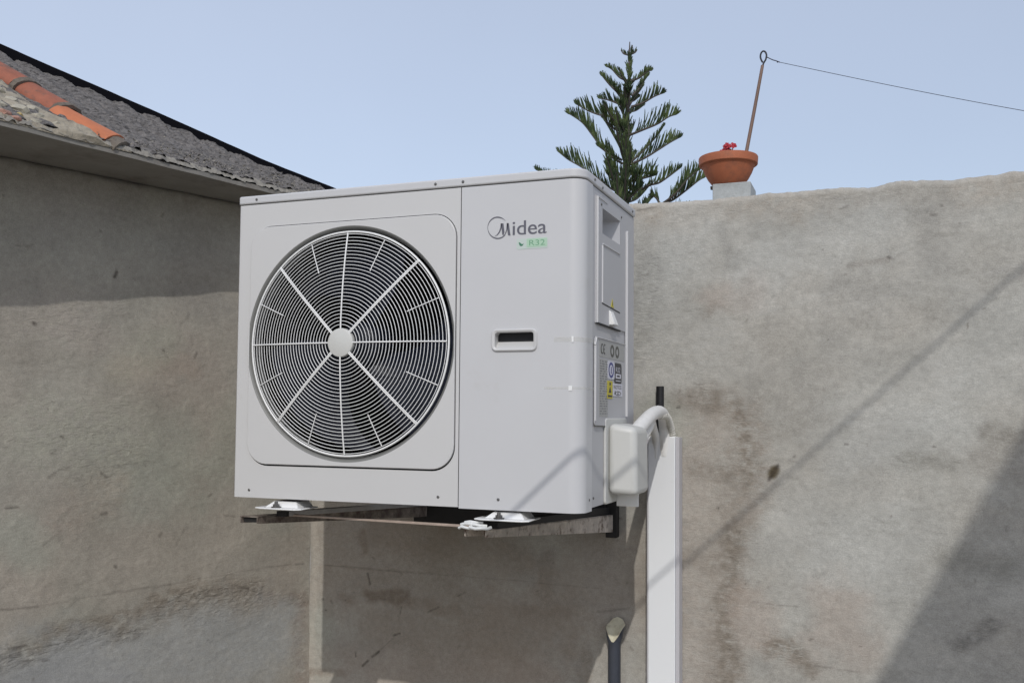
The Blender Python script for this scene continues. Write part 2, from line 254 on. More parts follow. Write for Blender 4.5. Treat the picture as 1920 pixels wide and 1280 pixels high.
# ------------------------------------------------------------ stain and painted-shade tables (wall coordinates in metres: along the wall, height)
BACK_PATCH=[([[1.393, 0.14], [1.375, -0.608]], 0.1172, 0.75, (0.385, 0.345, 0.3), 0.25), ([[1.443, 0.283], [1.55, 0.209], [1.557, -0.07]], 0.0656, 0.65, (0.305, 0.27, 0.23), 0.5), ([[1.533, -0.071], [1.511, -0.301], [1.466, -0.598]], 0.0719, 0.65, (0.305, 0.27, 0.23), 0.45), ([[1.521, -0.137], [1.499, -0.367], [1.482, -0.596]], 0.0375, 0.55, (0.215, 0.185, 0.15), 0.7), ([[1.534, 0.258], [1.564, 0.094], [1.554, 0.028]], 0.025, 0.55, (0.215, 0.185, 0.15), 0.8), ([[1.329, 0.266], [1.46, 0.271]], 0.0406, 0.6, (0.215, 0.185, 0.15), 0.4), ([[1.393, 0.056], [1.5, 0.043]], 0.0344, 0.35, (0.215, 0.185, 0.15), 0.5), ([[1.393, -0.227], [1.475, -0.23]], 0.0391, 0.3, (0.215, 0.185, 0.15), 0.4), ([[1.819, -0.327], [1.841, -0.419]], 0.1016, 0.5, (0.4, 0.335, 0.285), 0.1), ([[1.618, -0.478], [1.712, -0.485]], 0.0406, 0.6, (0.305, 0.27, 0.23), 0.9), ([[1.626, -0.478], [1.697, -0.46]], 0.0188, 0.5, (0.215, 0.185, 0.15), 1.0), ([[1.712, -0.493], [1.75, -0.521]], 0.025, 0.6, (0.215, 0.185, 0.15), 0.4), ([[1.556, -0.331], [1.587, -0.441]], 0.0625, 0.5, (0.4, 0.335, 0.285), 0.1), ([[1.461, 0.594], [1.56, 0.616]], 0.0531, 0.5, (0.4, 0.335, 0.285), 0.2), ([[1.552, 0.641], [1.56, 0.59]], 0.025, 0.4, (0.215, 0.185, 0.15), 0.2), ([[1.47, 0.814], [1.519, 0.71]], 0.025, 0.55, (0.3, 0.29, 0.265), 0.2), ([[1.452, 0.569], [1.436, 0.544]], 0.0188, 0.4, (0.215, 0.185, 0.15), 0.1), ([[1.221, 0.89], [1.721, 0.889], [2.024, 0.892], [2.333, 0.899]], 0.0594, 0.5, (0.38, 0.34, 0.29), 0.4), ([[1.814, 0.842], [2.082, 0.856], [2.138, 0.82]], 0.0719, 0.45, (0.3, 0.29, 0.265), 0.3), ([[2.067, 0.825], [2.087, 0.666]], 0.0469, 0.35, (0.3, 0.29, 0.265), 0.2), ([[2.081, 0.824], [2.122, 0.665]], 0.0312, 0.3, (0.3, 0.29, 0.265), 0.1), ([[1.812, 0.606], [2.021, 0.614]], 0.0406, 0.4, (0.3, 0.29, 0.265), 0.2), ([[1.811, 0.517], [1.961, 0.513]], 0.0625, 0.22, (0.3, 0.29, 0.265), 0.1), ([[1.811, 0.452], [1.901, 0.371]], 0.0563, 0.25, (0.3, 0.29, 0.265), 0.1), ([[2.247, 0.643], [2.322, 0.648]], 0.0344, 0.5, (0.3, 0.29, 0.265), 0.4), ([[1.986, 0.096], [2.129, 0.092]], 0.025, 0.5, (0.25, 0.24, 0.21), 0.5), ([[1.808, 0.092], [1.928, 0.099]], 0.0188, 0.35, (0.3, 0.29, 0.265), 0.3), ([[2.227, 0.178], [2.308, 0.157]], 0.0344, 0.5, (0.22, 0.2, 0.17), 0.4), ([[2.198, 0.109], [2.313, 0.082]], 0.0406, 0.4, (0.26, 0.24, 0.21), 0.3), ([[2.125, -0.182], [2.309, -0.186]], 0.0406, 0.5, (0.25, 0.24, 0.21), 0.2), ([[2.149, -0.429], [2.232, -0.354]], 0.0281, 0.6, (0.21, 0.2, 0.18), 0.5), ([[1.779, 0.324], [1.868, 0.069]], 0.0938, 0.25, (0.3, 0.29, 0.265), 0.1), ([[1.604, -0.149], [1.775, -0.188]], 0.0469, 0.35, (0.3, 0.29, 0.265), 0.1), ([[1.274, 0.223], [1.325, 0.189]], 0.0625, 0.4, (0.38, 0.4, 0.34), 0.1), ([[1.291, 0.359], [1.444, 0.459]], 0.125, 0.25, (0.52, 0.52, 0.49), 0.3), ([[1.683, -0.129], [1.954, -0.146]], 0.1406, 0.3, (0.52, 0.52, 0.49), 0.05), ([[1.56, 0.657], [1.72, 0.733], [1.934, 0.77]], 0.0938, 0.35, (0.52, 0.52, 0.49), 0.15), ([[1.899, 0.165], [2.103, 0.261]], 0.125, 0.3, (0.52, 0.52, 0.49), 0.1), ([[1.377, 0.837], [1.256, 0.601]], 0.0938, 0.25, (0.52, 0.52, 0.49), 0.4), ([[1.239, 0.706], [1.222, 0.429]], 0.0625, 0.4, (0.3, 0.29, 0.265), 0.8), ([[1.858, 0.677], [1.978, 0.695]], 0.0078, 0.6, (0.3, 0.28, 0.25), 0.3), ([[0.24, -0.42], [0.388, -0.422]], 0.0266, 0.9, (0.1, 0.085, 0.07), 0.3), ([[0.132, -0.437], [0.176, -0.443]], 0.0156, 0.5, (0.15, 0.12, 0.1), 0.2), ([[0.409, -0.435], [0.592, -0.439]], 0.0219, 0.4, (0.18, 0.15, 0.12), 0.2), ([[0.825, -0.429], [0.973, -0.426]], 0.025, 0.4, (0.18, 0.15, 0.12), 0.4), ([[0.215, -0.205], [0.224, -0.261]], 0.0219, 0.6, (0.16, 0.13, 0.1), 0.2), ([[0.321, -0.199], [0.785, -0.211]], 0.0938, 0.5, (0.22, 0.18, 0.14), 0.1), ([[0.044, -0.501], [0.049, -0.729]], 0.0625, 0.4, (0.38, 0.4, 0.34), 0.1), ([[0.917, -0.239], [0.899, -0.38]], 0.0312, 0.4, (0.2, 0.17, 0.14), 0.1), ([[1.081, -0.16], [1.135, -0.379]], 0.0938, 0.25, (0.3, 0.3, 0.31), 0.1), ([[0.15, -0.246], [0.672, -0.611]], 0.3594, 0.6, (0.29, 0.24, 0.19), 0.1), ([[0.768, -0.496], [1.135, -0.328]], 0.2031, 0.55, (0.31, 0.26, 0.21), 0.1), ([[1.047, -0.557], [1.029, -0.644]], 0.0312, 0.4, (0.2, 0.16, 0.12), 0.2), ([[0.015, -0.186], [0.018, -0.751]], 0.0141, 0.3, (0.5, 0.45, 0.38), 0.1), ([[0.015, -0.717], [0.137, -0.704]], 0.0156, 0.5, (0.2, 0.16, 0.12), 0.4), ([[-0.007, -0.715], [0.864, -0.662]], 0.0938, 0.3, (0.4, 0.335, 0.285), 0.1)]  # broad brown patches below the unit paint its cast shadow darker
BACK_LINE=[([[0.061, -0.326], [0.26, -0.328], [0.492, -0.328]], 0.0025, 0.5), ([[0.492, -0.328], [0.862, -0.33], [1.1, -0.336]], 0.0016, 0.3), ([[0.236, -0.345], [0.246, -0.382]], 0.0034, 0.9), ([[0.223, -0.668], [0.244, -0.649]], 0.0044, 0.95), ([[0.259, -0.634], [0.286, -0.613]], 0.0047, 0.95), ([[0.344, -0.551], [0.367, -0.543]], 0.0044, 0.95), ([[0.286, -0.611], [0.344, -0.56]], 0.0014, 0.5), ([[0.192, -0.624], [0.194, -0.639]], 0.0031, 0.8), ([[0.255, -0.287], [0.263, -0.292]], 0.0031, 0.7), ([[0.477, -0.459], [0.515, -0.441]], 0.0031, 0.6), ([[0.591, -0.396], [0.615, -0.383]], 0.0028, 0.6), ([[0.368, -0.475], [0.374, -0.452]], 0.0025, 0.5), ([[1.082, -0.409], [1.188, -0.392]], 0.0031, 0.4), ([[1.632, 0.048], [1.642, 0.063]], 0.0125, 1.0), ([[1.636, 0.053], [1.64, 0.06]], 0.0133, 1.0), ([[1.624, 0.033], [1.65, 0.076]], 0.005, 1.0), ([[0.069, -0.484], [0.071, -0.485]], 0.0037, 0.9), ([[0.054, -0.447], [0.059, -0.448]], 0.0037, 0.9), ([[1.343, 0.252], [1.348, 0.252]], 0.0039, 0.8), ([[1.469, -0.059], [1.471, -0.061]], 0.0031, 0.9), ([[1.971, 0.7], [1.975, 0.698]], 0.0039, 0.9), ([[2.09, 0.82], [2.103, 0.818]], 0.0047, 0.8), ([[2.116, 0.847], [2.119, 0.845]], 0.0047, 0.6), ([[1.572, -0.342], [1.713, -0.346]], 0.0019, 0.4), ([[1.393, 0.328], [1.427, 0.325]], 0.0023, 0.6), ([[1.742, -0.516], [1.892, -0.525]], 0.002, 0.5), ([[1.836, 0.853], [1.86, 0.863]], 0.0031, 0.5), ([[2.087, 0.143], [2.091, 0.142]], 0.0034, 0.8), ([[1.846, 0.145], [1.854, 0.144]], 0.0031, 0.7), ([[-0.021, -0.081], [-0.008, -0.754]], 0.0055, 0.75), ([[1.685, 0.093], [1.716, 0.085]], 0.0025, 0.3), ([[1.209, 0.893], [1.274, 0.899]], 0.0031, 0.6)]
LEFT_PATCH=[([[1.067, -0.467], [0.842, -0.447], [0.676, -0.451]], 0.037, 0.8, (0.19, 0.165, 0.13), 1.0), ([[0.937, -0.415], [0.762, -0.404], [0.588, -0.398]], 0.0259, 0.6, (0.21, 0.18, 0.14), 1.0), ([[0.588, -0.398], [0.476, -0.38], [0.23, -0.396]], 0.0556, 0.9, (0.22, 0.19, 0.15), 1.0), ([[0.514, -0.372], [0.231, -0.378]], 0.0204, 0.8, (0.16, 0.14, 0.11), 1.0), ([[0.474, -0.449], [0.251, -0.43]], 0.0481, 0.5, (0.26, 0.23, 0.185), 1.0), ([[0.208, -0.418], [0.025, -0.453]], 0.0259, 0.7, (0.22, 0.185, 0.15), 1.0), ([[0.037, -0.442], [0.042, -0.744]], 0.0407, 0.5, (0.27, 0.22, 0.18), 0.7), ([[0.977, -0.566], [0.528, -0.56], [0.183, -0.55]], 0.1574, 0.7, (0.325, 0.33, 0.325), 0.1), ([[1.064, -0.563], [0.756, -0.613]], 0.1111, 0.5, (0.29, 0.29, 0.29), 0.1), ([[0.055, -0.211], [0.097, -0.396]], 0.0741, 0.35, (0.3, 0.25, 0.2), 0.2), ([[1.078, -0.119], [0.593, -0.23], [0.189, -0.31]], 0.1667, 0.4, (0.365, 0.32, 0.27), 0.1), ([[0.986, -0.279], [1.044, -0.301]], 0.1111, 0.4, (0.4, 0.345, 0.29), 0.05), ([[0.989, -0.172], [1.035, -0.123]], 0.0741, 0.4, (0.36, 0.38, 0.32), 0.05), ([[0.689, 0.011], [0.507, 0.037]], 0.1296, 0.3, (0.37, 0.39, 0.33), 0.2), ([[1.0, 0.148], [0.744, 0.128], [0.792, 0.048]], 0.1296, 0.4, (0.39, 0.38, 0.31), 0.8), ([[0.664, 0.361], [0.457, 0.352], [0.372, 0.175]], 0.1111, 0.3, (0.37, 0.31, 0.265), 0.2), ([[0.751, 0.358], [0.496, 0.368]], 0.0407, 0.35, (0.4, 0.32, 0.26), 0.1), ([[1.026, 0.5], [0.823, 0.501]], 0.0833, 0.4, (0.38, 0.34, 0.3), 0.7), ([[0.612, 0.432], [0.734, 0.358]], 0.0741, 0.3, (0.38, 0.39, 0.31), 0.3), ([[0.751, 0.923], [0.96, 0.804]], 0.0926, 0.25, (0.3, 0.27, 0.25), 0.3), ([[0.503, 0.596], [0.361, 0.555]], 0.0556, 0.25, (0.3, 0.28, 0.26), 0.2), ([[0.931, -0.117], [0.774, -0.017]], 0.0741, 0.3, (0.36, 0.3, 0.25), 0.5), ([[0.368, 0.049], [0.332, 0.247]], 0.0741, 0.35, (0.34, 0.35, 0.28), 0.2), ([[1.113, 0.931], [0.802, 0.913], [0.348, 0.869]], 0.0926, 0.25, (0.28, 0.25, 0.22), 0.2), ([[0.509, 0.843], [0.347, 0.814]], 0.1111, 0.25, (0.27, 0.25, 0.22), 0.2)]
LEFT_LINE=[([[1.071, -0.331], [0.969, -0.337]], 0.003, 0.55), ([[0.773, -0.328], [0.553, -0.327]], 0.0028, 0.5), ([[0.189, -0.314], [0.028, -0.321]], 0.0026, 0.5), ([[0.969, -0.337], [0.773, -0.328]], 0.0017, 0.3), ([[0.553, -0.327], [0.189, -0.314]], 0.0015, 0.25), ([[1.066, -0.049], [1.032, -0.048]], 0.0037, 0.8), ([[0.768, 0.639], [0.762, 0.653]], 0.0056, 1.0), ([[0.763, 0.652], [0.764, 0.666]], 0.0019, 0.6), ([[0.738, -0.25], [0.736, -0.252]], 0.0052, 0.95), ([[0.792, 0.037], [0.775, 0.026]], 0.0046, 0.7), ([[0.951, 0.031], [0.921, 0.053], [0.89, 0.058]], 0.003, 0.5), ([[0.945, 0.101], [0.93, 0.108]], 0.003, 0.6), ([[1.042, -0.445], [0.998, -0.442]], 0.0037, 0.7), ([[1.038, -0.465], [1.009, -0.464]], 0.0041, 0.7), ([[0.306, -0.368], [0.263, -0.379]], 0.0037, 0.6), ([[0.949, -0.494], [0.934, -0.493]], 0.0033, 0.6), ([[0.96, -0.163], [0.907, -0.127]], 0.003, 0.4), ([[0.538, -0.202], [0.507, -0.158]], 0.0024, 0.4), ([[0.788, -0.087], [0.772, -0.085]], 0.0056, 0.7), ([[0.478, 0.422], [0.488, 0.404]], 0.0037, 0.6), ([[1.007, 0.478], [1.004, 0.477]], 0.0052, 0.9), ([[0.818, 0.774], [0.816, 0.772]], 0.0037, 0.7), ([[1.032, 0.695], [1.015, 0.705]], 0.0028, 0.5), ([[1.062, 0.694], [1.032, 0.7]], 0.0022, 0.4), ([[0.364, -0.121], [0.322, -0.129]], 0.0037, 0.4), ([[0.594, -0.169], [0.589, -0.163]], 0.0056, 0.5), ([[0.602, 0.422], [0.6, 0.42]], 0.0048, 0.7)]
TREE_BRANCH=[([[-1.907, 12.0, 5.342], [-2.059, 12.05, 5.421], [-2.208, 12.1, 5.591], [-2.318, 12.15, 5.671]], 0.1), ([[-1.907, 12.0, 5.331], [-1.744, 11.95, 5.35], [-1.601, 11.9, 5.414], [-1.52, 11.85, 5.405]], 0.1), ([[-1.922, 12.0, 5.111], [-2.028, 11.933, 5.124], [-2.167, 11.867, 5.251], [-2.302, 11.8, 5.422]], 0.15), ([[-1.866, 12.0, 5.105], [-1.776, 12.083, 5.232], [-1.706, 12.167, 5.385], [-1.659, 12.25, 5.492]], 0.14), ([[-1.978, 12.0, 4.94], [-2.098, 12.033, 5.019], [-2.266, 12.067, 5.104], [-2.417, 12.1, 5.158]], 0.16), ([[-1.877, 12.0, 4.93], [-1.697, 12.033, 4.986], [-1.529, 12.067, 5.077], [-1.387, 12.1, 5.127]], 0.2), ([[-1.922, 12.0, 4.957], [-1.98, 11.833, 5.021], [-2.025, 11.667, 5.082], [-2.024, 11.5, 5.115]], 0.15), ([[-1.911, 12.0, 4.955], [-1.863, 12.167, 5.135], [-1.813, 12.333, 5.295], [-1.807, 12.5, 5.416]], 0.14), ([[-1.944, 12.0, 4.694], [-2.15, 11.975, 4.796], [-2.324, 11.95, 4.829], [-2.521, 11.925, 4.91], [-2.732, 11.9, 5.043]], 0.24), ([[-1.899, 12.0, 4.495], [-1.683, 11.975, 4.55], [-1.459, 11.95, 4.608], [-1.281, 11.925, 4.691], [-1.159, 11.9, 4.707]], 0.3), ([[-1.932, 12.0, 4.693], [-1.945, 11.7, 4.78], [-1.889, 11.4, 4.811]], 0.16), ([[-1.932, 12.0, 4.56], [-2.067, 11.833, 4.549], [-2.156, 11.667, 4.619], [-2.198, 11.5, 4.747]], 0.28), ([[-1.976, 12.0, 4.113], [-2.1, 12.133, 4.391], [-2.319, 12.267, 4.764], [-2.45, 12.4, 4.953]], 0.1), ([[-2.02, 12.0, 4.117], [-2.336, 12.0, 4.345], [-2.473, 12.0, 4.525], [-2.658, 12.0, 4.767], [-2.891, 12.0, 4.942]], 0.3), ([[-1.909, 12.0, 4.052], [-1.712, 12.1, 4.258], [-1.514, 12.2, 4.509], [-1.425, 12.3, 4.694]], 0.1), ([[-1.904, 12.0, 4.034], [-1.666, 12.0, 4.119], [-1.448, 12.0, 4.23], [-1.275, 12.0, 4.322], [-1.121, 12.0, 4.389]], 0.24), ([[-2.009, 12.0, 4.061], [-2.128, 11.9, 4.134], [-2.235, 11.8, 4.228], [-2.33, 11.7, 4.297]], 0.16), ([[-2.019, 12.0, 3.589], [-2.249, 12.02, 3.732], [-2.482, 12.04, 3.933], [-2.719, 12.06, 4.104], [-2.912, 12.08, 4.227], [-3.084, 12.1, 4.377]], 0.28), ([[-1.71, 12.0, 3.638], [-1.567, 11.95, 3.685], [-1.426, 11.9, 3.695], [-1.266, 11.85, 3.767], [-1.07, 11.8, 3.877]], 0.18), ([[-1.362, 12.0, 3.41], [-1.243, 12.05, 3.456], [-1.059, 12.1, 3.593], [-0.877, 12.15, 3.741], [-0.789, 12.2, 3.8]], 0.26), ([[-1.383, 12.0, 3.401], [-1.177, 11.933, 3.522], [-0.973, 11.867, 3.726], [-0.794, 11.8, 3.822]], 0.24), ([[-1.975, 12.0, 3.772], [-2.008, 11.867, 3.853], [-2.083, 11.733, 3.936], [-2.168, 11.6, 3.964]], 0.22), ([[-1.953, 12.0, 3.771], [-1.714, 11.833, 3.756], [-1.503, 11.667, 3.743], [-1.382, 11.5, 3.715]], 0.24), ([[-1.986, 12.0, 3.62], [-2.043, 11.833, 3.696], [-2.109, 11.667, 3.771], [-2.118, 11.5, 3.797]], 0.22), ([[-1.93, 12.0, 3.572], [-1.747, 11.7, 3.685], [-1.653, 11.4, 3.734]], 0.22), ([[-1.986, 12.0, 3.466], [-1.986, 11.7, 3.554], [-1.993, 11.4, 3.551]], 0.25), ([[-1.974, 12.0, 3.465], [-1.781, 11.75, 3.506], [-1.592, 11.5, 3.564]], 0.26), ([[-1.426, 12.0, 3.394], [-1.48, 11.95, 3.484], [-1.545, 11.9, 3.51]], 0.14), ([[-1.933, 12.0, 5.046], [-1.849, 11.75, 5.045], [-1.754, 11.5, 5.019]], 0.14), ([[-1.943, 12.0, 4.429], [-1.911, 11.7, 4.474], [-1.867, 11.4, 4.47]], 0.2), ([[-1.932, 12.0, 4.406], [-1.962, 12.3, 4.603], [-2.025, 12.6, 4.761]], 0.2), ([[-2.018, 12.0, 3.25], [-2.469, 12.0, 3.501], [-2.931, 12.0, 3.804], [-3.261, 12.0, 3.988], [-3.423, 12.0, 4.097]], 0.2), ([[-2.017, 12.0, 2.812], [-1.687, 12.0, 3.01], [-1.254, 12.0, 3.113], [-0.935, 12.0, 3.305]], 0.3)]


def stain_shade_map(u,z,base,patches,lines,seed,tints):
    c=np.empty(u.shape+(3,)); c[...]=base
    for k,(sc,amp,col) in enumerate(tints):
        f=np.clip(fbm(u*sc+3.1*k,z*sc*1.25,seed+50+k*3,5,.55)*5.2+.1,0,1)*amp
        c=c*(1-f[...,None])+np.array(col)*f[...,None]
    c*=(1+fbm(u*9,z*11,seed+90,5,.5)[...,None]*.22+fbm(u*2.6,z*3.2,seed+92,4,.5)[...,None]*.26+fbm(u*24,z*28,seed+93,4,.55)[...,None]*.12)
    c*=(1+np.clip(fbm(u*70,z*85,seed+95,3,.6),-.3,.3)[...,None]*.12)
    rough=np.zeros(u.shape)
    wu=fbm(u*11,z*11,seed+1,5,.6); wz=fbm(u*11+40,z*11,seed+2,5,.6); fine=fbm(u*60,z*60,seed+4,4,.6); streak=fbm(u*38,z*90,seed+5,4,.6)
    for pts,r,st,col,rg in patches:
        am=r*1.1+.02
        d=segdist(u+wu*am,z+wz*am,pts)/(r*1.15)
        f=np.clip(1.25-d,0,1); f=f*f*(3-2*f)
        f=f*np.clip(1+(fine+streak)*3.2*rg,0.05,1.5)*st
        f=np.clip(f,0,1)
        c=c*(1-f[...,None])+np.array(col)*f[...,None]
        rough=np.maximum(rough,np.clip(1.2-d,0,1)*rg*st)
    rg_=random.Random(seed)
    for k in range(110):
        a=rg_.uniform(0,2.4); b=rg_.uniform(-.6,.92); r_=rg_.uniform(.0016,.0042); msk=(np.abs(u-a)<.02)&(np.abs(z-b)<.02)
        if not msk.any(): continue
        th=rg_.uniform(0,PI); l_=r_*rg_.choice((0,.5,1,3)); d=segdist(u[msk],z[msk],[(a,b),(a+l_*math.cos(th),b+l_*math.sin(th))])/r_
        f=np.clip(1.3-d,0,1)*rg_.uniform(.2,.6); c[msk]=c[msk]*(1-f[:,None])+np.array((.10,.085,.07))*f[:,None]
    w1=fbm(u*30,z*30,seed+9,4)*.004; w2=fbm(u*30+9,z*30,seed+10,4)*.004
    for pts,r,st in lines:
        rr=max(r,.0022); s=st*min(1,(r/.0022))**.5
        d=segdist(u+w1,z+w2,pts)/rr
        f=np.clip(1.45-d,0,1)*s*(1. if r>.012 else .75*np.clip(.9+fine*1.6,0,1))
        c=c*(1-f[...,None])+np.array((.10,.08,.05) if r>.012 else (.045,.035,.028))*f[...,None]
    return np.clip(c,0.01,.9),rough,wu

def wall_mesh(name,origin,d,nrm,us,z0,ztop,ts,thick,base,patches,lines,seed,tints,mat,parent=None,side_back=True,fine=.10):
    U,T=np.meshgrid(us,ts); zt=ztop(us)[None,:]; Z=z0+(zt-z0)*T
    col,rough,wu=stain_shade_map(U,Z,base,patches,lines,seed,tints)
    ridge_=fbm(U*5.,Z*6.5,seed+25,5,.55); disp=fbm(U*3,Z*3,seed+20,4)*.010+fbm(U*16,Z*22,seed+21,4)*.0014+np.clip(ridge_*22-1.8,0,1)*.0012+np.clip(-ridge_*26-2.2,0,1)*-.0010+rough*fbm(U*45,Z*60,seed+22,3)*.004
    edge=np.clip((Z-(zt-.018))/.018,0,1); disp=disp-edge**2*(.010+.010*fbm(U*20,U*0,seed+23,4))
    P=origin[None,None,:]+U[...,None]*d+disp[...,None]*nrm; P[...,2]=Z
    nz,nu=U.shape; V=P.reshape(-1,3)
    i=np.arange(nz-1)[:,None]*nu+np.arange(nu-1)[None,:]
    F=np.stack([i,i+1,i+nu+1,i+nu],-1).reshape(-1,4)
    C=col.reshape(-1,3); RG=rough.reshape(-1)
    # over the top and down the back
    prev=(nz-1)*nu+np.arange(nu); ex=[]; ec=[]; ef=[]; base_i=len(V)
    for k,(tt,dz) in enumerate(((.25,.004),(.6,.006),(.95,.001),(1.,-.03),(1.,-9))):
        q=origin[None,:]+us[:,None]*d-nrm*thick*tt; q=q.copy(); q[:,2]=(ztop(us)+dz+fbm(us*25,us*0+k,seed+30,4)*.006) if dz>-1 else z0
        ex.append(q); ec.append(np.repeat(np.array(base)[None,:],nu,0)); cur=base_i+k*nu+np.arange(nu)
        ef.append(np.stack([prev[:-1],prev[1:],cur[1:],cur[:-1]],-1)); prev=cur
    V=np.concatenate([V]+ex); C=np.concatenate([C]+ec); RG=np.concatenate([RG,np.zeros(5*nu)]); F=np.concatenate([F]+ef)
    off=np.array(parent.location) if parent else np.zeros(3)
    me=bpy.data.meshes.new(name); me.from_pydata((V-off).tolist(),[],F.tolist())
    a=me.color_attributes.new('stain_shade','FLOAT_COLOR','POINT'); a.data.foreach_set('color',np.concatenate([C,np.ones((len(C),1))],1).ravel())
    b=me.attributes.new('rough','FLOAT','POINT'); b.data.foreach_set('value',np.clip(RG,0,1))
    me.polygons.foreach_set('use_smooth',[True]*len(me.polygons)); me.materials.append(mat)
    o=bpy.data.objects.new(name,me); COL.objects.link(o)
    if parent: o.parent=parent
    return o

# ------------------------------------------------------------ setting: ground and the two rendered walls
g=MB().add([(-300,-300,-1.4),(300,-300,-1.4),(300,300,-1.4),(-300,300,-1.4)],[(0,1,2,3)]).build('ground','ground'); g['kind']='structure'

TOPU=[0,1.1,1.203,1.25,1.308,1.40,1.462,1.594,1.65,1.721,1.815,1.876,1.936,1.966,1.995,2.06,2.126,2.168,2.21,2.252,2.334,6.5]
TOPZ=[.912,.914,.917,.915,.915,.913,.913,.917,.919,.917,.919,.917,.915,.920,.928,.926,.922,.923,.925,.928,.930,.935]
us=np.concatenate([np.arange(0,2.5,.0045),np.linspace(2.5,6.5,60)])
ts=np.concatenate([np.linspace(0,.285,12)[:-1],np.linspace(.285,1,375)])
ztop=lambda u: np.interp(u,TOPU,TOPZ)+fbm(u*26,u*0,3,5,.6)*.011
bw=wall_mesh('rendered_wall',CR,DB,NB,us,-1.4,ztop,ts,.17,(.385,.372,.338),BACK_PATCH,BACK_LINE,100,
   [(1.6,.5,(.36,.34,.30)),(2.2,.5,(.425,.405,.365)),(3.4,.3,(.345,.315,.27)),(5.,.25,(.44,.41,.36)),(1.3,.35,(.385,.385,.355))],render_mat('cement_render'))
tag(bw,'grey cement-rendered garden wall with brown damp stains, carrying the terracotta bowl','wall')

house=empty('house',(-.55,-.3,-1.4),'low building at the left with bare cement side wall, concrete eave and patched clay-tile roof','house')
us=np.concatenate([np.arange(0,1.35,.0045),np.linspace(1.355,4.5,50)])
ts=np.concatenate([np.linspace(0,.27,12)[:-1],np.linspace(.27,1,385)])
wall_mesh('wall',CR,DL,NL,us,-1.4,lambda u:u*0+.9445,ts,.2,(.34,.32,.275),LEFT_PATCH,LEFT_LINE,300,
   [(1.6,.5,(.325,.315,.255)),(2.4,.4,(.365,.32,.27)),(3.6,.3,(.30,.27,.225)),(5.,.25,(.38,.35,.295))],render_mat('left_cement_render'),parent=house)

# eave slab and roof: plane through the eave edge, climbing to the left
A=np.array([-.448,-.378,.962]); E=np.array([.232,.9727,0.]); L=np.array([-.9727,.232,0.]); PIT=R(32); Uv=np.cos(PIT)*L+np.sin(PIT)*np.array([0,0,1.]); NR=np.cross(E,Uv); NR/=np.linalg.norm(NR)
if NR[2]<0: NR=-NR
def rp(a,b,h=0.): return A+E*a+Uv*b+NR*h
m=MB(); n=90; k=0
rows=[]
for i in range(n+1):
    a=-3+4.32*i/n; e0=A+E*a; w1=.0015*math.sin(a*23)+random.uniform(-.0015,.0015); o_=e0-L*w1
    inn=e0+L*.75
    rows.append([(o_[0],o_[1],.945),(o_[0],o_[1],.9585+random.uniform(-.0015,.0025)),(inn[0],inn[1],.960),(inn[0],inn[1],.945)])
vs=[p for r_ in rows for p in r_]; fs=[]
for i in range(n):
    for j in range(4): fs.append((4*i+j,4*i+(j+1)%4,4*i+4+(j+1)%4,4*i+4+j))
fs+=[(0,1,2,3),(4*n,4*n+3,4*n+2,4*n+1)]
m.add(vs,fs).build('eave_slab','slab',house,recalc=True)
# crumbly mortar lip along the slab edge
m=MB(); na=620; nb_=8; vs=[];fs=[]
av=np.linspace(-1.2,1.32,na)
for i,a in enumerate(av):
    for j in range(nb_):
        t=j/(nb_-1); b=-.004+t*.062; hh=math.sin(PI*min(1,t*1.0+.15))*.012+float(fbm(np.array([a*70.]),np.array([b*90.]),11,4)[0])*.016
        p=rp(a,b,0); z=.9625+t*.022+hh*.9; q=A+E*a+L*(b*.9+float(fbm(np.array([a*40.]),np.array([3.]),12,3)[0])*.008*(1-t)); vs.append((q[0],q[1],max(z-(.006 if j==0 else 0),.957)))
for i in range(na-1):
    for j in range(nb_-1): fs.append((i*nb_+j,(i+1)*nb_+j,(i+1)*nb_+j+1,i*nb_+j+1))
m.add(vs,fs).build('mortar_edge','mortarg',house,smooth=True)
# corrugated sheet
TA=[-3,.321,.745,1.018,1.269,1.36]; TB=[2.9,.742,.462,.252,.136,.085]
na=900; nb_=46; vs=[];fs=[]; av=np.linspace(-1.6,1.36,na)
bt=np.interp(av,TA,TB)
AA,TT=np.meshgrid(av,np.linspace(0,1,nb_),indexing='ij'); BB=.012+(bt[:,None]-.012)*TT
ph=(AA/.083); fr=ph-np.floor(ph); prof=np.where(fr<.75,np.sin(fr/.75*PI/2),np.cos((fr-.75)/.25*PI/2))  # overlapped, saw-like ribs
HHs=prof*.013+fbm(AA*30,BB*30,31,4)*.010+fbm(AA*110,BB*80,32,3)*.009
PP=A+E*AA[...,None]+Uv*BB[...,None]+NR*HHs[...,None]; vs=PP.reshape(-1,3)
i=np.arange(na-1)[:,None]*nb_+np.arange(nb_-1)[None,:]; F=np.stack([i,i+nb_,i+nb_+1,i+1],-1).reshape(-1,4)
m=MB(); m.v=[tuple(v) for v in vs.tolist()]; m.f=[tuple(f) for f in F.tolist()]; roofo=m.build('roof','roof',house,smooth=True,recalc=False)
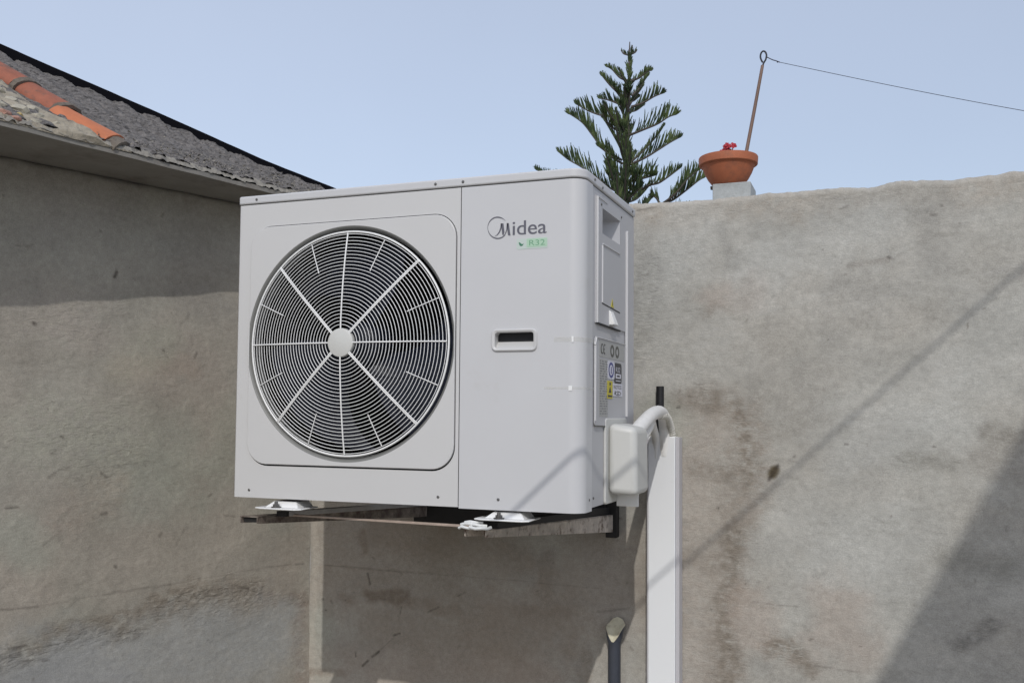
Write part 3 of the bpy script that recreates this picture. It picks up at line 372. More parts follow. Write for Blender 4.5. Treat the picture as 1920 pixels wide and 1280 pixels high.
# black hip cap following the top of the sheet, then the slope beyond it
m=MB(); vs=[];N=260; av=np.linspace(-1.6,1.37,N); bt=np.interp(av,TA,TB)
for a,b in zip(av,bt):
    j=float(fbm(np.array([a*14.]),np.array([0.]),41,4)[0])*.006
    c=.036-.010*(a-.3); c=max(.016,min(.05,c))
    st=.002*math.floor((a*1.9)%2)
    p0=rp(a,b-.012,.002); p1=rp(a,b-.010,.012); 
    top=rp(a,b+.03,0); 
    vs+=[tuple(p0),(p0[0],p0[1],p0[2]+c+j*.5),(top[0]-.01,top[1],p0[2]+c+.008+st+j*.3),(top[0]-.10,top[1]+.06,p0[2]+c-.03),(top[0]-.10,top[1]+.06,p0[2]-.06)]
fs=[]
for i in range(N-1):
    for j in range(5): fs.append((5*i+j,5*i+(j+1)%5,5*i+5+(j+1)%5,5*i+5+j))
m.add(vs,fs).build('hip_cap','cap',house,smooth=True)
m=MB(); p=[rp(-3,2.7,-.03),rp(1.36,.10,-.03),rp(1.36,.10,-.03)+np.array([-3.2,1.2,-.5]),rp(-3,2.7,-.03)+np.array([-3,1.5,-1.6])]
m.add(p,[(0,1,2,3)]).build('rear_roof_slope','roof',house)
# verge tiles
def tile(pa,pb,r0,r1,mt,lift=.0):
    m=MB(); P0=rp(*pa,lift); P1=rp(*pb,lift-.004); ax=P1-P0; Ln=np.linalg.norm(ax); ax/=Ln; sd_=np.cross(ax,NR); sd_/=np.linalg.norm(sd_)
    n=14; N=14; vs=[];fs=[]
    for sh,thk in ((0,0.),(1,.009)):
        for i in range(N+1):
            t=i/N; r=r0+(r1-r0)*t-thk
            for j in range(n+1):
                th=PI*(-.02+1.04*j/n); w_=1+.02*math.sin(5*t+j)
                vs.append(P0+ax*Ln*t+(sd_*math.cos(th)*r+NR*math.sin(th)*r*.56)*w_)
    S=(N+1)*(n+1)
    for i in range(N):
        for j in range(n):
            a=i*(n+1)+j; fs.append((a,a+1,a+n+2,a+n+1)); fs.append((S+a,S+a+n+1,S+a+n+2,S+a+1))
    for j in range(n):
        fs.append((j,S+j,S+j+1,j+1)); a=N*(n+1)+j; fs.append((a,a+1,S+a+1,S+a))
    for i in range(N):
        a=i*(n+1); fs.append((a,a+n+1,S+a+n+1,S+a)); a+=n; fs.append((a,S+a,S+a+n+1,a+n+1))
    o=m.add(vs,fs).build('verge_tile',mt,house,smooth=True); return o
T3=tile((.250,.200),(.337,.040),.052,.058,'tileo',.000); T3['label']='bright orange lowest verge tile'
T2=tile((.212,.372),(.272,.215),.052,.060,'tiler',.006)
T1=tile((.150,.540),(.216,.352),.052,.060,'tiler',.011)
T0=tile((.06,.72),(.155,.52),.042,.050,'tiler',.016)
for (pa,pb,r,lf) in (((.272,.215),(.277,.203),.064,.003),((.216,.352),(.221,.340),.064,.008),((.337,.040),(.352,.016),.050,-.004)):
    m=MB(); P0=rp(*pa,lf); P1=rp(*pb,lf-.001); ax=P1-P0; ax/=np.linalg.norm(ax); sd_=np.cross(ax,NR); sd_/=np.linalg.norm(sd_); n=20; vs=[];fs=[]
    for P_,rr,ri in ((P0,r,r-.016),(P1,r*.93,r-.017)):
        for j in range(n+1):
            th=PI*j/n; k_=1+random.uniform(-.04,.04)
            vs.append(P_+sd_*math.cos(th)*rr*k_+NR*math.sin(th)*rr*.56*k_); vs.append(P_+sd_*math.cos(th)*ri+NR*math.sin(th)*ri*.50)
    K=2*(n+1)
    for j in range(n):
        a=2*j; fs+=[(a,a+2,a+3,a+1),(K+a,K+a+1,K+a+3,K+a+2),(a,K+a,K+a+2,a+2),(a+1,a+3,K+a+3,K+a+1)]
    m.add(vs,fs).build('mortar_joint','tilem',house,smooth=True)
# mortar and rubble filling under the tile row
m=MB(); NA=90; NB_=40; vs=[];fs=[]
for i in range(NA+1):
    a=-.9+1.27*i/NA
    btop=np.interp(a,[-.9,.12,.16,.19,.22,.29,.38,.39],[1.45,.42,.31,.225,.14,.03,.012,.01])
    for j in range(NB_+1):
        t=j/NB_; b=-.004+(btop+.004)*t
        nz_=float(fbm(np.array([a*22.]),np.array([b*26.]),51,5,.6)[0]); st=float(fbm(np.array([a*9.]),np.array([b*12.]),52,3)[0])
        h=.008+.008*math.sin(PI*min(1,t*.9+.1))+nz_*.022+(math.floor(st*9)/9)*.018
        if j==0: h=-.003
        vs.append(rp(a,b,h*min(1,btop/.08)))
for i in range(NA):
    for j in range(NB_):
        a=i*(NB_+1)+j; fs.append((a,a+NB_+1,a+NB_+2,a+1))
m.add(vs,fs).build('mortar_fill','mortar',house,smooth=True)
for (a,b,s_,mt) in ((.062,.045,.017,'stoney'),(.020,.030,.020,'stonep'),(.03,.10,.028,'stoneg'),(.09,.10,.028,'stoneg'),(.135,.085,.020,'stoneg'),(.175,.055,.018,'stoneg'),(.045,.015,.014,'stonep'),(.10,.030,.016,'stoneg'),(.22,.035,.013,'stoneg'),(.10,.17,.024,'stoneg'),(.04,.19,.03,'stoneg'),(-.03,.12,.03,'stoneg'),(.14,.14,.020,'stoneg'),(.09,.24,.024,'stoneg')):
    bm=bmesh.new(); bmesh.ops.create_icosphere(bm,subdivisions=2,radius=s_)
    for v in bm.verts: v.co=v.co*random.uniform(.8,1.12)
    m=MB(); c=rp(a,b,.006); m.add([(c[0]+v.co.x*.95,c[1]+v.co.y*1.1,c[2]+v.co.z*.62) for v in bm.verts],[tuple(v.index for v in f.verts) for f in bm.faces]); bm.free(); m.build('rubble_stone',mt,house)
# loose debris on the sheet near the eave
dm=MB()
for k in range(420):
    a=random.uniform(.25,1.3); b=abs(random.gauss(.03,.05))+.012; 
    if b>np.interp(a,TA,TB)-.02: continue
    c=rp(a,b,.012+random.uniform(0,.006)); s_=random.uniform(.0025,.008)
    q=[(c[0]+random.uniform(-1,1)*s_,c[1]+random.uniform(-1,1)*s_,c[2]+random.uniform(-.2,1)*s_) for _ in range(4)]
    dm.add(q,[(0,1,2),(0,2,3),(0,3,1),(1,3,2)])
dm=dm.build('roof_debris','mortarg',house,recalc=False); dm['kind']='stuff'

# ------------------------------------------------------------ air conditioner
AC=empty('outdoor_unit',(W/2,D/2,0),'white air-conditioner outdoor unit with one large round fan grille, standing on the steel wall bracket','air conditioner')
cx,cz=.345,.4045
Fr=lambda a,b,d: (a,-d,b)        # front face mapping, d = proud of the face
Sd=lambda a,b,d: (W+d,a,b)       # side face mapping (a = depth)
NANG=288
angs=[2*PI*i/NANG for i in range(NANG)]
X0,X1,Z0,Z1=.006,SEAM-.0012,0.,H-LID-.001
def snap_loop(f,corners):
    L_=[f(a) for a in angs]
    for c in corners:
        t=math.atan2(c[1]-cz,c[0]-cx)%(2*PI); L_[int(round(t/(2*PI)*NANG))%NANG]=c
    return L_
def ray_rect(x0,x1,z0,z1):
    def f(t):
        dx,dz=math.cos(t),math.sin(t); k=1e9
        if dx>1e-9:k=min(k,(x1-cx)/dx)
        if dx<-1e-9:k=min(k,(x0-cx)/dx)
        if dz>1e-9:k=min(k,(z1-cz)/dz)
        if dz<-1e-9:k=min(k,(z0-cz)/dz)
        return (cx+dx*k,cz+dz*k)
    return f
def ray_rr(x0,x1,z0,z1,r):
    base=ray_rect(x0,x1,z0,z1)
    def f(t):
        x,z=base(t); dx,dz=math.cos(t),math.sin(t)
        ccx=x0+r if x<x0+r else (x1-r if x>x1-r else None); ccz=z0+r if z<z0+r else (z1-r if z>z1-r else None)
        if ccx is None or ccz is None: return (x,z)
        ox,oz=cx-ccx,cz-ccz; b=ox*dx+oz*dz; c=ox*ox+oz*oz-r*r; k=-b+math.sqrt(max(0,b*b-c)); return (cx+dx*k,cz+dz*k)
    return f
def loops(mb,LL):
    k=len(mb.v); n=len(LL[0][0])
    for pts,d in LL:
        for a,b in pts: mb.v.append(Fr(a,b,d))
    for i in range(len(LL)-1):
        for j in range(n): mb.f.append((k+i*n+j,k+i*n+(j+1)%n,k+(i+1)*n+(j+1)%n,k+(i+1)*n+j))
rc=ray_rect(X0,X1,Z0,Z1); oc=[(X0,Z0),(X1,Z0),(X0,Z1),(X1,Z1)]
p1=[ray_rr(.0437,.6515,.0850,.7238,.063)(a) for a in angs]; p2=[ray_rr(.0460,.6470,.0912,.7195,.058)(a) for a in angs]
circ=lambda r:[(cx+r*math.cos(a),cz+r*math.sin(a)) for a in angs]
m=MB(); loops(m,[(snap_loop(rc,oc),0),(p1,0)])
# left return and left side of the case
m.add([(X0,0,Z0),(X0,0,Z1),(0,.006,Z1),(0,.006,Z0),(0,D,Z0),(0,D,Z1)],[(0,1,2,3),(3,2,5,4)])
m.add([(X1,0,Z0),(X1,.012,Z0),(X1,.012,Z1),(X1,0,Z1)],[(0,1,2,3)])
m.build('front_panel','panel',AC)
m=MB(); p1b=[ray_rr(.0441,.6490,.0892,.7216,.060)(a) for a in angs]
loops(m,[(p1b,-.006),(p1b,.0026),([ray_rr(.0448,.6482,.0900,.7208,.059)(a) for a in angs],.0040),(p2,.0046),(circ(.3045),.0046)])
m.build('fan_surround','panel',AC)
m=MB(); loops(m,[([ray_rr(.040,.655,.081,.728,.064)(a) for a in angs],-.0055),([ray_rr(.048,.643,.095,.715,.055)(a) for a in angs],-.0055)]); m.build('surround_gap','dark',AC)
m=MB(); loops(m,[(circ(.3045),.0046),(circ(.3030),.0042),(circ(.3005),.0022),(circ(.2965),-.002),(circ(.2935),-.012),(circ(.2915),-.026),(circ(.2905),-.038)])
m.build('fan_shroud','shroud',AC,smooth=True)
m=MB().lathe([(.2908,.036),(.345,.040),(.345,.27),(.0001,.27)],(cx,0,cz),96,'y'); m.build('fan_chamber','coil',AC,recalc=False)
# blades
fan=MB().lathe([(.0001,.045),(.05,.047),(.062,.06),(.065,.13),(.0001,.13)],(cx,0,cz),40,'y')
for k in range(3):
    t0=R(200+120*k); n1=14;n2=16; vs=[];fs=[]
    for i in range(n1+1):
        r=.055+(.278-.055)*i/n1
        for j in range(n2+1):
            s_=j/n2; span=R(92)*(.55+.45*i/n1); t=t0+span*(s_-.5)+R(28)*(i/n1)**1.5
            y=.065+.065*s_+.012*math.sin(PI*s_)*(-1)
            vs.append((cx+r*math.cos(t),y,cz+r*math.sin(t)))
    for i in range(n1):
        for j in range(n2): a=i*(n2+1)+j; fs.append((a,a+1,a+n2+2,a+n2+1))
    fan.add(vs,fs)
fan.build('fan','blade',AC,smooth=True,recalc=False)
# grille
RG_=.2885
def dome(r): return .004+.030*(1-(r/RG_)**2)
gm=MB()
nr=27
for i in range(nr):
    r=.0460+(RG_-.006-.0460)*i/(nr-1)
    gm.tube([(cx+r*math.cos(a),-dome(r),cz+r*math.sin(a)) for a in [2*PI*k/96 for k in range(96)]],.00104,6,closed=True)
gm.tube([(cx+RG_*math.cos(a),-.004,cz+RG_*math.sin(a)) for a in [2*PI*k/120 for k in range(120)]],.0027,8,closed=True)
def spoke(t,r0,r1,rad,off=0):
    u=(math.cos(t),math.sin(t)); q=[]
    for i in range(13):
        r=r0+(r1-r0)*i/12; q.append((cx+u[0]*r-u[1]*off,-dome(r)-.0022,cz+u[1]*r+u[0]*off))
    gm.tube(q,rad,6)
for k in range(8):
    t=R(45*k)
    if k%2: spoke(t,.034,RG_-.001,.0017,.0019); spoke(t,.034,RG_-.001,.0017,-.0019)
    else: spoke(t,.034,RG_-.004,.0019)
for k in range(8): spoke(R(22.5+45*k),.196,RG_-.006,.0013)
gr=gm.build('fan_grille','gwhite',AC,smooth=True,recalc=False)
hubm=MB().lathe([(.0001,-.0388),(.032,-.0386),(.0358,-.0372),(.0372,-.034),(.0372,-.026),(.0001,-.026)],(cx,0,cz),48,'y').build('hub_cap','cream',AC,smooth=2); sub(hubm,gr)
# right front panel wrapping the corner, with the hand-hold opening
def strip_panel(cols,zs,holes,thick_in=.012):
    mb=MB(); K={}
    pts=[]
    for i,c in enumerate(cols):
        for j,z in enumerate(zs): pts.append((c[0],c[1],z))
    nz_=len(zs); fs=[]
    for i in range(len(cols)-1):
        for j in range(nz_-1):
            if (i,j) in holes: continue
            fs.append((i*nz_+j,(i+1)*nz_+j,(i+1)*nz_+j+1,i*nz_+j+1))
    mb.add(pts,fs); return mb
RC=.036
hx0,hx1,hz0,hz1=.7540,.8545,.3835,.4240
cols=[(SEAM+.0012,.012),(SEAM+.0012,.0),(hx0,0),(hx1,0),(W-RC-.003,0),(W-RC,0)]
for i in range(1,13):
    a=R(90*i/12); cols.append((W-RC+RC*math.sin(a),RC-RC*math.cos(a)))
cols+=[(W,RC+.003),(W,.0762),(W-.008,.0762)]
zs=[0-.003,hz0,hz1,Z1]
strip_panel(cols,zs,{(2,1)}).build('corner_panel','white',AC,smooth=2)
# hand-hold: frame + sloped pocket
m=MB(); outer=rrect(.7462,.8625,.3775,.4305,.013); n=len(outer)
inner=rrect(hx0+.0005,hx1-.0005,hz0+.0005,hz1-.0005,.008)
def ringpart(mb,rings,fn):
    k=len(mb.v); n=len(rings[0][0])
    for pts,d in rings:
        for a,b in pts: mb.v.append(fn(a,b,d))
    for i in range(len(rings)-1):
        for j in range(n): mb.f.append((k+i*n+j,k+i*n+(j+1)%n,k+(i+1)*n+(j+1)%n,k+(i+1)*n+j))
mid=rrect(.7482,.8605,.3795,.4285,.011); mid2=rrect(hx0-.003,hx1+.003,hz0-.002,hz1+.003,.009)
ringpart(m,[(outer,-.001),(outer,.0035),(mid,.0055),(mid2,.0055),(inner,.003),(inner,-.022)],Fr)
# lower ramp
m.add([(hx0,-.001,hz0),(hx1,-.001,hz0),(hx1,.020,hz0+.018),(hx0,.020,hz0+.018)],[(0,1,2,3)])
hf=m.build('front_handle','panel',AC,smooth=2)
m=MB().add([(hx0,.020,hz0+.015),(hx1,.020,hz0+.015),(hx1,.020,hz1+.03),(hx0,.020,hz1+.03)],[(0,1,2,3)]); m.add([(hx0-.004,.003,hz1+.002),(hx1+.004,.003,hz1+.002),(hx1,.020,hz1+.03),(hx0,.020,hz1+.03)],[(0,1,2,3)])
sub(m.build('handle_cavity','dark',AC),hf)
# side panel with lifting pocket
py0,py1,pz0,pz1=.158,.334,.680,.744
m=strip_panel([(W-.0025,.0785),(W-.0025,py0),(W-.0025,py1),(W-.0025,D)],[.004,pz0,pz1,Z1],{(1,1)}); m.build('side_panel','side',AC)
m=MB(); iy0,iy1,iz0,iz1=py0+.004,py1-.055,pz0+.024,pz1-.002
q=[(py0,pz0),(py1,pz0),(py1,pz1),(py0,pz1)]; qi=[(iy0,iz0),(iy1,iz0),(iy1,iz1),(iy0,iz1)]
ringpart(m,[(q,.0012),(qi,-.060)],Sd); m.add([Sd(a,b,-.060) for a,b in qi],[(0,1,2,3)]); 
# cover plate of the terminals: a raised sheet around the pocket
cov=[(.105,.452),(.392,.452),(.392,.766),(.105,.766)]
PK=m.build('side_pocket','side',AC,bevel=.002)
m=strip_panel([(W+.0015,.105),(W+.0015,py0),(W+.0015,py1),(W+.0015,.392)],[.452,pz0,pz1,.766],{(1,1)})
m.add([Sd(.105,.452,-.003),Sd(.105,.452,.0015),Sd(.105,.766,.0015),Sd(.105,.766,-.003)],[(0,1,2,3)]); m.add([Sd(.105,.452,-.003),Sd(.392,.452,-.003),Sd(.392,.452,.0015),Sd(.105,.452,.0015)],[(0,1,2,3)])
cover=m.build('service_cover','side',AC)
rd=MB()
def ridge(p,q,wd,h,fn=Sd,mb=None):
    mb=mb or rd; (a0,b0),(a1,b1)=p,q; L_=math.hypot(a1-a0,b1-b0); ux,uy=(a1-a0)/L_,(b1-b0)/L_; nx,ny=-uy*wd,ux*wd
    P=[(a0+nx,b0+ny),(a1+nx,b1+ny),(a1-nx,b1-ny),(a0-nx,b0-ny)]; Pt=[(a0+nx*.4,b0+ny*.4),(a1+nx*.4,b1+ny*.4),(a1-nx*.4,b1-ny*.4),(a0-nx*.4,b0-ny*.4)]
    mb.hexa([fn(a,b,0) for a,b in P]+[fn(a,b,h) for a,b in Pt])
ridge((.109,.452),(.109,.764),.0030,.0055); ridge((.112,.764),(.20,.764),.0022,.004); ridge((.400,.222),(.400,.728),.0034,.0065); ridge((.403,.728),(.416,.730),.003,.005)
ridge((.156,.506),(.156,.650),.0024,.0045); ridge((.160,.6535),(.328,.654),.0024,.0045)
sub(rd.build('raised_rib','white',AC,bevel=.0008),cover)
dk=MB(); dk.hexa([Sd(a,b,.0016) for a,b in ((.156,.5035),(.330,.4965),(.330,.499),(.156,.506))]+[Sd(a,b,.0025) for a,b in ((.156,.5035),(.330,.4965),(.330,.499),(.156,.506))])
dk.hexa([Sd(a,b,.0004) for a,b in ((.107,.4495),(.335,.4475),(.335,.4515),(.107,.4535))]+[Sd(a,b,.003) for a,b in ((.107,.4495),(.335,.4475),(.335,.4515),(.107,.4535))]); sub(dk.build('cover_gap','dark',AC),cover)
sub(MB().hexa([Sd(.222,.456,.001),Sd(.268,.456,.001),Sd(.268,.494,.001),Sd(.222,.494,.001),Sd(.222,.457,.017),Sd(.262,.457,.017),Sd(.262,.484,.006),Sd(.222,.490,.006)]).build('cover_latch','gwhite',AC,bevel=.0015),cover)
m=MB().prism([(.240,.5045),(.266,.5035),(.2525,.5255)],Sd,.0017,.0026); ylt=m.build('warning_label','yellow',AC); sub(ylt,cover)
m=MB().prism([(.2505,.5085),(.2545,.5085),(.2535,.518),(.2515,.518)],Sd,.0027,.0032); sub(m.build('warning_mark','black',AC),cover)
# rating plate area
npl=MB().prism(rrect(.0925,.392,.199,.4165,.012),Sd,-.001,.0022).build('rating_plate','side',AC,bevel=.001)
m=MB(); ridge((.0945,.212),(.0945,.404),.0024,.0050,mb=m); ridge((.100,.4160),(.385,.4165),.0024,.0050,mb=m); ridge((.092,.396),(.103,.4155),.003,.005,mb=m); sub(m.build('plate_rib','white',AC,bevel=.0008),npl)
m=MB(); ridge((.094,.2005),(.190,.1985),.0022,.003,mb=m); sub(m.build('plate_shadow_gap','ico',AC),npl)
def lab(name,poly,mt,d0=.0023,d1=.0029): return sub(MB().prism(poly,Sd,d0,d1).build(name,mt,AC),npl)
lab('information_label',rrect(.128,.378,.3700,.4110,.003),'lblgrey'); lab('specification_label',rrect(.128,.208,.222,.366,.003),'lblgrey')
lab('round_label',rrect(.204,.272,.318,.364,.008),'lblwhite',.0030,.0035)
m=MB(); oo=[(.238+.026*math.cos(2*PI*i/28),.341+.0205*math.sin(2*PI*i/28)) for i in range(28)]; ii=[(.238+.017*math.cos(2*PI*i/28),.341+.0135*math.sin(2*PI*i/28)) for i in range(28)]; ringpart(m,[(oo,.0036),(ii,.0036)],Sd); m.prism([(.235,.332),(.242,.332),(.242,.350),(.235,.350)],Sd,.0036,.0038); sub(m.build('blue_ring','blue',AC),npl)
lab('black_label',rrect(.272,.344,.309,.362,.010),'black',.0030,.0036)
sub(text_mb('R32',.02,lambda a,b,d:Sd(.284+a,.338+b,.0038),width=.044,height=.013).build('label_writing','lblwhite',AC),npl)
m=MB(); ringpart(m,[(rrect(.282,.336,.322,.334,.001,2),.0038),(rrect(.294,.324,.3255,.3305,.001,2),.0038)],Sd); m.prism(rrect(.284,.334,.3145,.3165,.0005,2),Sd,.0036,.0038); sub(m.build('label_box','lblwhite',AC),npl)
lab('yellow_label',rrect(.200,.252,.268,.313,.002),'yellow',.0030,.0035)
m=MB(); m.prism([(.214,.283),(.240,.283),(.227,.300)],Sd,.0036,.0038); m.prism(rrect(.206,.247,.272,.277,.001,2),Sd,.0036,.0038); m.prism(rrect(.221,.235,.302,.309,.001,2),Sd,.0036,.0038); sub(m.build('label_marks','black',AC),npl)
lab('white_label',rrect(.256,.352,.275,.308,.002),'lblwhite',.0030,.0035)
sub(text_mb('NOTICE',.02,lambda a,b,d:Sd(.264+a,.294+b,.0038),width=.078,height=.010).build('label_writing','ico',AC),npl)
m=MB(); m.tube([Sd(.275+.03*math.cos(t)+.03,.283+.005*math.sin(t),.0038) for t in np.linspace(0,2*PI,24)],.0008,4); m.prism([(.298,.280),(.314,.280),(.306,.287)],Sd,.0036,.0039); m.tube([Sd(.268,.280,.0038),Sd(.276,.289,.0038),Sd(.284,.280,.0038)],.0008,4); sub(m.build('label_marks','ico',AC),npl)
# CE mark, round marks, rows of small print
m=MB()
for c0 in (.152,.174): m.tube([Sd(c0+.010*math.cos(t),.391+.0115*math.sin(t),.0031) for t in np.linspace(R(60),R(300),14)],.0016,4)
m.tube([Sd(.166,.391,.0031),Sd(.176,.391,.0031)],.0013,4)
sub(m.build('conformity_mark','ico',AC),npl)
for c0 in (.250,.300):
    m=MB()
    oo=[(c0+.020*math.cos(2*PI*i/26),.3905+.016*math.sin(2*PI*i/26)) for i in range(26)]; ii=[(c0+.0095*math.cos(2*PI*i/26),.3905+.0085*math.sin(2*PI*i/26)) for i in range(26)]; ringpart(m,[(oo,.0032),(ii,.0032)],Sd); sub(m.build('round_mark','ico',AC),npl)
m=MB(); z=.360; rr_=random.Random(3)
while z>.226:
    a=.132
    while a<.200:
        l_=rr_.uniform(.006,.026); b=min(a+l_,.204); m.prism([(a,z-.0011),(b,z-.0011),(b,z+.0011),(a,z+.0011)],Sd,.0030,.0032); a=b+rr_.uniform(.003,.016)
    z-=.0062
sub(m.build('small_print','lblline',AC),npl)
# lid, base pan, back, seams
def foot(off,z0,z1,mb,x0=0,y0=0):
    P=[]
    def arc(cx_,cy_,r,a0,a1,n=8):
        for i in range(n+1): a=R(a0+(a1-a0)*i/n); P.append((cx_+r*math.cos(a),cy_+r*math.sin(a)))
    arc(W-RC,RC,RC+off,-90,0,12); arc(W-.004,D-.004,.004+off,0,90,3); arc(.004,D-.004,.004+off,90,180,3); arc(.008,.008,.008+off,180,270,5)
    return mb.prism(P,lambda a,b,d:(a,b,d),z0,z1)
foot(.0022,H-LID+.0012,H,MB()).build('lid','white',AC,bevel=.0045,seg=3)
foot(-.003,H-.055,H-LID+.002,MB()).build('seam_shade_body','dark',AC)  # added near-black body, paints the shade inside the lid seam
m=foot(-.004,.0045,.012,MB()); m.box(.004,W-.006,D-.012,D,.012,H-.03); m.box(SEAM-.006,SEAM+.006,.003,.014,.002,H-.03); m.box(W-.014,W-.004,.072,.084,.005,H-.04); m.build('base_pan','dark',AC)  # thin dark strips here paint shade behind the vertical seams
# screws
def screw(fn,a,b,d=0.,r=.0036):
    mb=MB(); n=12
    P=[(a+r*math.cos(2*PI*i/n),b+r*math.sin(2*PI*i/n)) for i in range(n)]; Q=[(a+r*.6*math.cos(2*PI*i/n),b+r*.6*math.sin(2*PI*i/n)) for i in range(n)]
    ringpart(mb,[(P,d-.001),(P,d+.0012),(Q,d+.0024)],fn); mb.add([fn(*p,d+.0024) for p in Q],[tuple(range(n))]); o=mb.build('screw','scr',AC,smooth=2)
for a,b in ((.058,.7985),(.591,.7985),(.666,.7985)): screw(Fr,a,b,.0022)
for a,b in ((.052,.0200),(.607,.0225),(.766,.0225)): screw(Fr,a,b,0.)
for a,b in ((.085,.799),(.155,.7945),(.466,.797)): screw(Sd,a,b,.0022)
for a,b in ((.0550,.0250),(.0960,.0260)): screw(Sd,a,b,-.001 if a<.07 else -.0025,.0034)
for a,b in ((.147,.751),(.345,.757)): screw(Sd,a,b,.0015,.0036)
# maker's mark
LX=lambda X:.7316+(X-365)*.000129
LZ=lambda X,Y_:.7055-.000121*((Y_-180)+.083*(X-550))
m=MB()
def lp(poly): m.prism([(LX(a),LZ(a,b)) for a,b in poly],Fr,.0002,.0008)
lp([(510,580),(560,540),(600,480),(628,400),(638,312),(665,312),(655,400),(622,490),(575,550)]); lp([(640,312),(690,312),(712,490),(690,560),(668,530),(652,400)])
lp([(686,575),(722,520),(748,440),(760,305),(784,305),(774,410),(752,490),(716,560)]); lp([(757,305),(799,305),(834,552),(786,548),(768,440)])
ro=[];ri=[]
for i in range(61):
    t=R(38+ (322-38)*i/60); wd=5+11*abs(math.sin(t))**1.2; wd*=min(1,i/8+.15,(60-i)/5+.5)
    ro.append((572+205*math.cos(t),402-228*math.sin(t))); ri.append((572+(205-wd*1.5)*math.cos(t),402-(228-wd*1.6)*math.sin(t)))
ringm=[(LX(a),LZ(a,b)) for a,b in ro]; ringn=[(LX(a),LZ(a,b)) for a,b in ri]
k=len(m.v); m.v+=[Fr(a,b,.0006) for a,b in ringm]+[Fr(a,b,.0006) for a,b in ringn]
for i in range(60): m.f.append((k+i,k+i+1,k+61+i+1,k+61+i))
t=text_mb('idea',.05,lambda a,b,d:Fr(LX(875)+a,LZ(875,548)+b,.0006),width=LX(1545)-LX(875),height=.0345)
m.add(t.v,t.f); t2=text_mb('idea',.05,lambda a,b,d:Fr(LX(875)+a+.0007,LZ(875,548)+b,.00065),width=LX(1545)-LX(875),height=.0345); m.add(t2.v,t2.f)
m.build('maker_logo','ink',AC,recalc=False)
stk=MB().prism(rrect(.8085,.8875,.6225,.6485,.002),Fr,.0002,.0006).build('refrigerant_sticker','pale',AC)
sub(MB().prism(rrect(.834,.8855,.6265,.6468,.002),Fr,.0007,.0010).build('sticker_band','green',AC),stk)
sub(text_mb('R32',.02,lambda a,b,d:Fr(.8405+a,.6300+b,.0012),width=.040,height=.0135).build('sticker_writing','mgreen',AC),stk)
m=MB(); m.prism([(.8135,.6405),(.8150,.6340),(.8185,.6300),(.8235,.6310),(.8265,.6360),(.8215,.6345),(.8190,.6375)],Fr,.0007,.0011); sub(m.build('leaf_mark','dgreen',AC),stk)
# clear transit tape round the corner
for z0_,z1_,s0,s1 in ((.398,.409,.905,.23),(.286,.292,.88,.10)):
    mb=MB(); path=[(s0,-.0008),(W-RC,-.0008)]+[(W-RC+(RC+.0008)*math.sin(R(a)),RC-(RC+.0008)*math.cos(R(a))) for a in range(10,91,10)]+[(W+.0008,min(s1,.09))]
    vs=[];fs=[]
    for i,(a,b) in enumerate(path): vs+=[(a,b,z0_+random.uniform(-.0006,.0006)),(a,b,z1_+random.uniform(-.0006,.0006))]
    for i in range(len(path)-1): fs.append((2*i,2*i+2,2*i+3,2*i+1))
    mb.add(vs,fs).build('tape','tape',AC,smooth=True)
mb=MB(); mb.add([(.948,-.0009,.3965),(.953,-.0012,.3965),(.953,-.0012,.4105),(.948,-.0009,.4105)],[(0,1,2,3)]); mb.build('tape_fold','gwhite',AC); mb=MB(); mb.add([(.941,-.0009,.283),(.950,-.0012,.283),(.950,-.0012,.2945),(.941,-.0009,.2945)],[(0,1,2,3)]); mb.build('tape_fold','gwhite',AC)
# feet
def footpad(x,wd):
    P=[(x-.055,-.018),(x-.04,-.032),(x+.085,-.032),(x+.10,-.022),(x+.10,.06),(x-.055,.06)]
    mb=MB().prism([(x-.052,-.016),(x-.030,-.026),(x+.075,-.026),(x+.088,-.014),(x+.088,.07),(x-.052,.07)],lambda a,b,d:(a,b,d),-.0265,-.0225)
    mb.hexa([(x-.030,-.004,-.0225),(x+.072,-.004,-.0225),(x+.072,.07,-.0225),(x-.030,.07,-.0225),(x-.010,.010,-.007),(x+.058,.010,-.007),(x+.058,.07,-.007),(x-.010,.07,-.007)])
    o=mb.build('foot','gwhite',AC,bevel=.0025,seg=2)
    mb=MB(); mb.lathe([(.0001,.016),(.0045,.016),(.0050,.009),(.0085,.009),(.0085,.003),(.013,.003),(.013,0.),(.0001,0)],(x+.010,-.010,-.0225),12); sub(mb.build('foot_bolt','scr',AC),o)
footpad(.135,1); footpad(.762,1)
# valve cover on the side
m=MB().prism(rrect(.186,.40,.003,.218,.010),Sd,-.0025,.0045); vp=m.build('valve_plate','cream',AC,bevel=.002)
bx=MB().hexa([(W+.004,.205,.028),(W+.078,.212,.024),(W+.078,.345,.024),(W+.004,.38,.028),(W+.004,.205,.206),(W+.075,.212,.196),(W+.075,.345,.196),(W+.004,.38,.206)])
vc=bx.build('valve_cover','cream',AC,bevel=.016,seg=5); 
MB().box(W+.002,W+.060,.30,.305,-.010,.03).build('valve_skirt','gwhite',AC,bevel=.001)

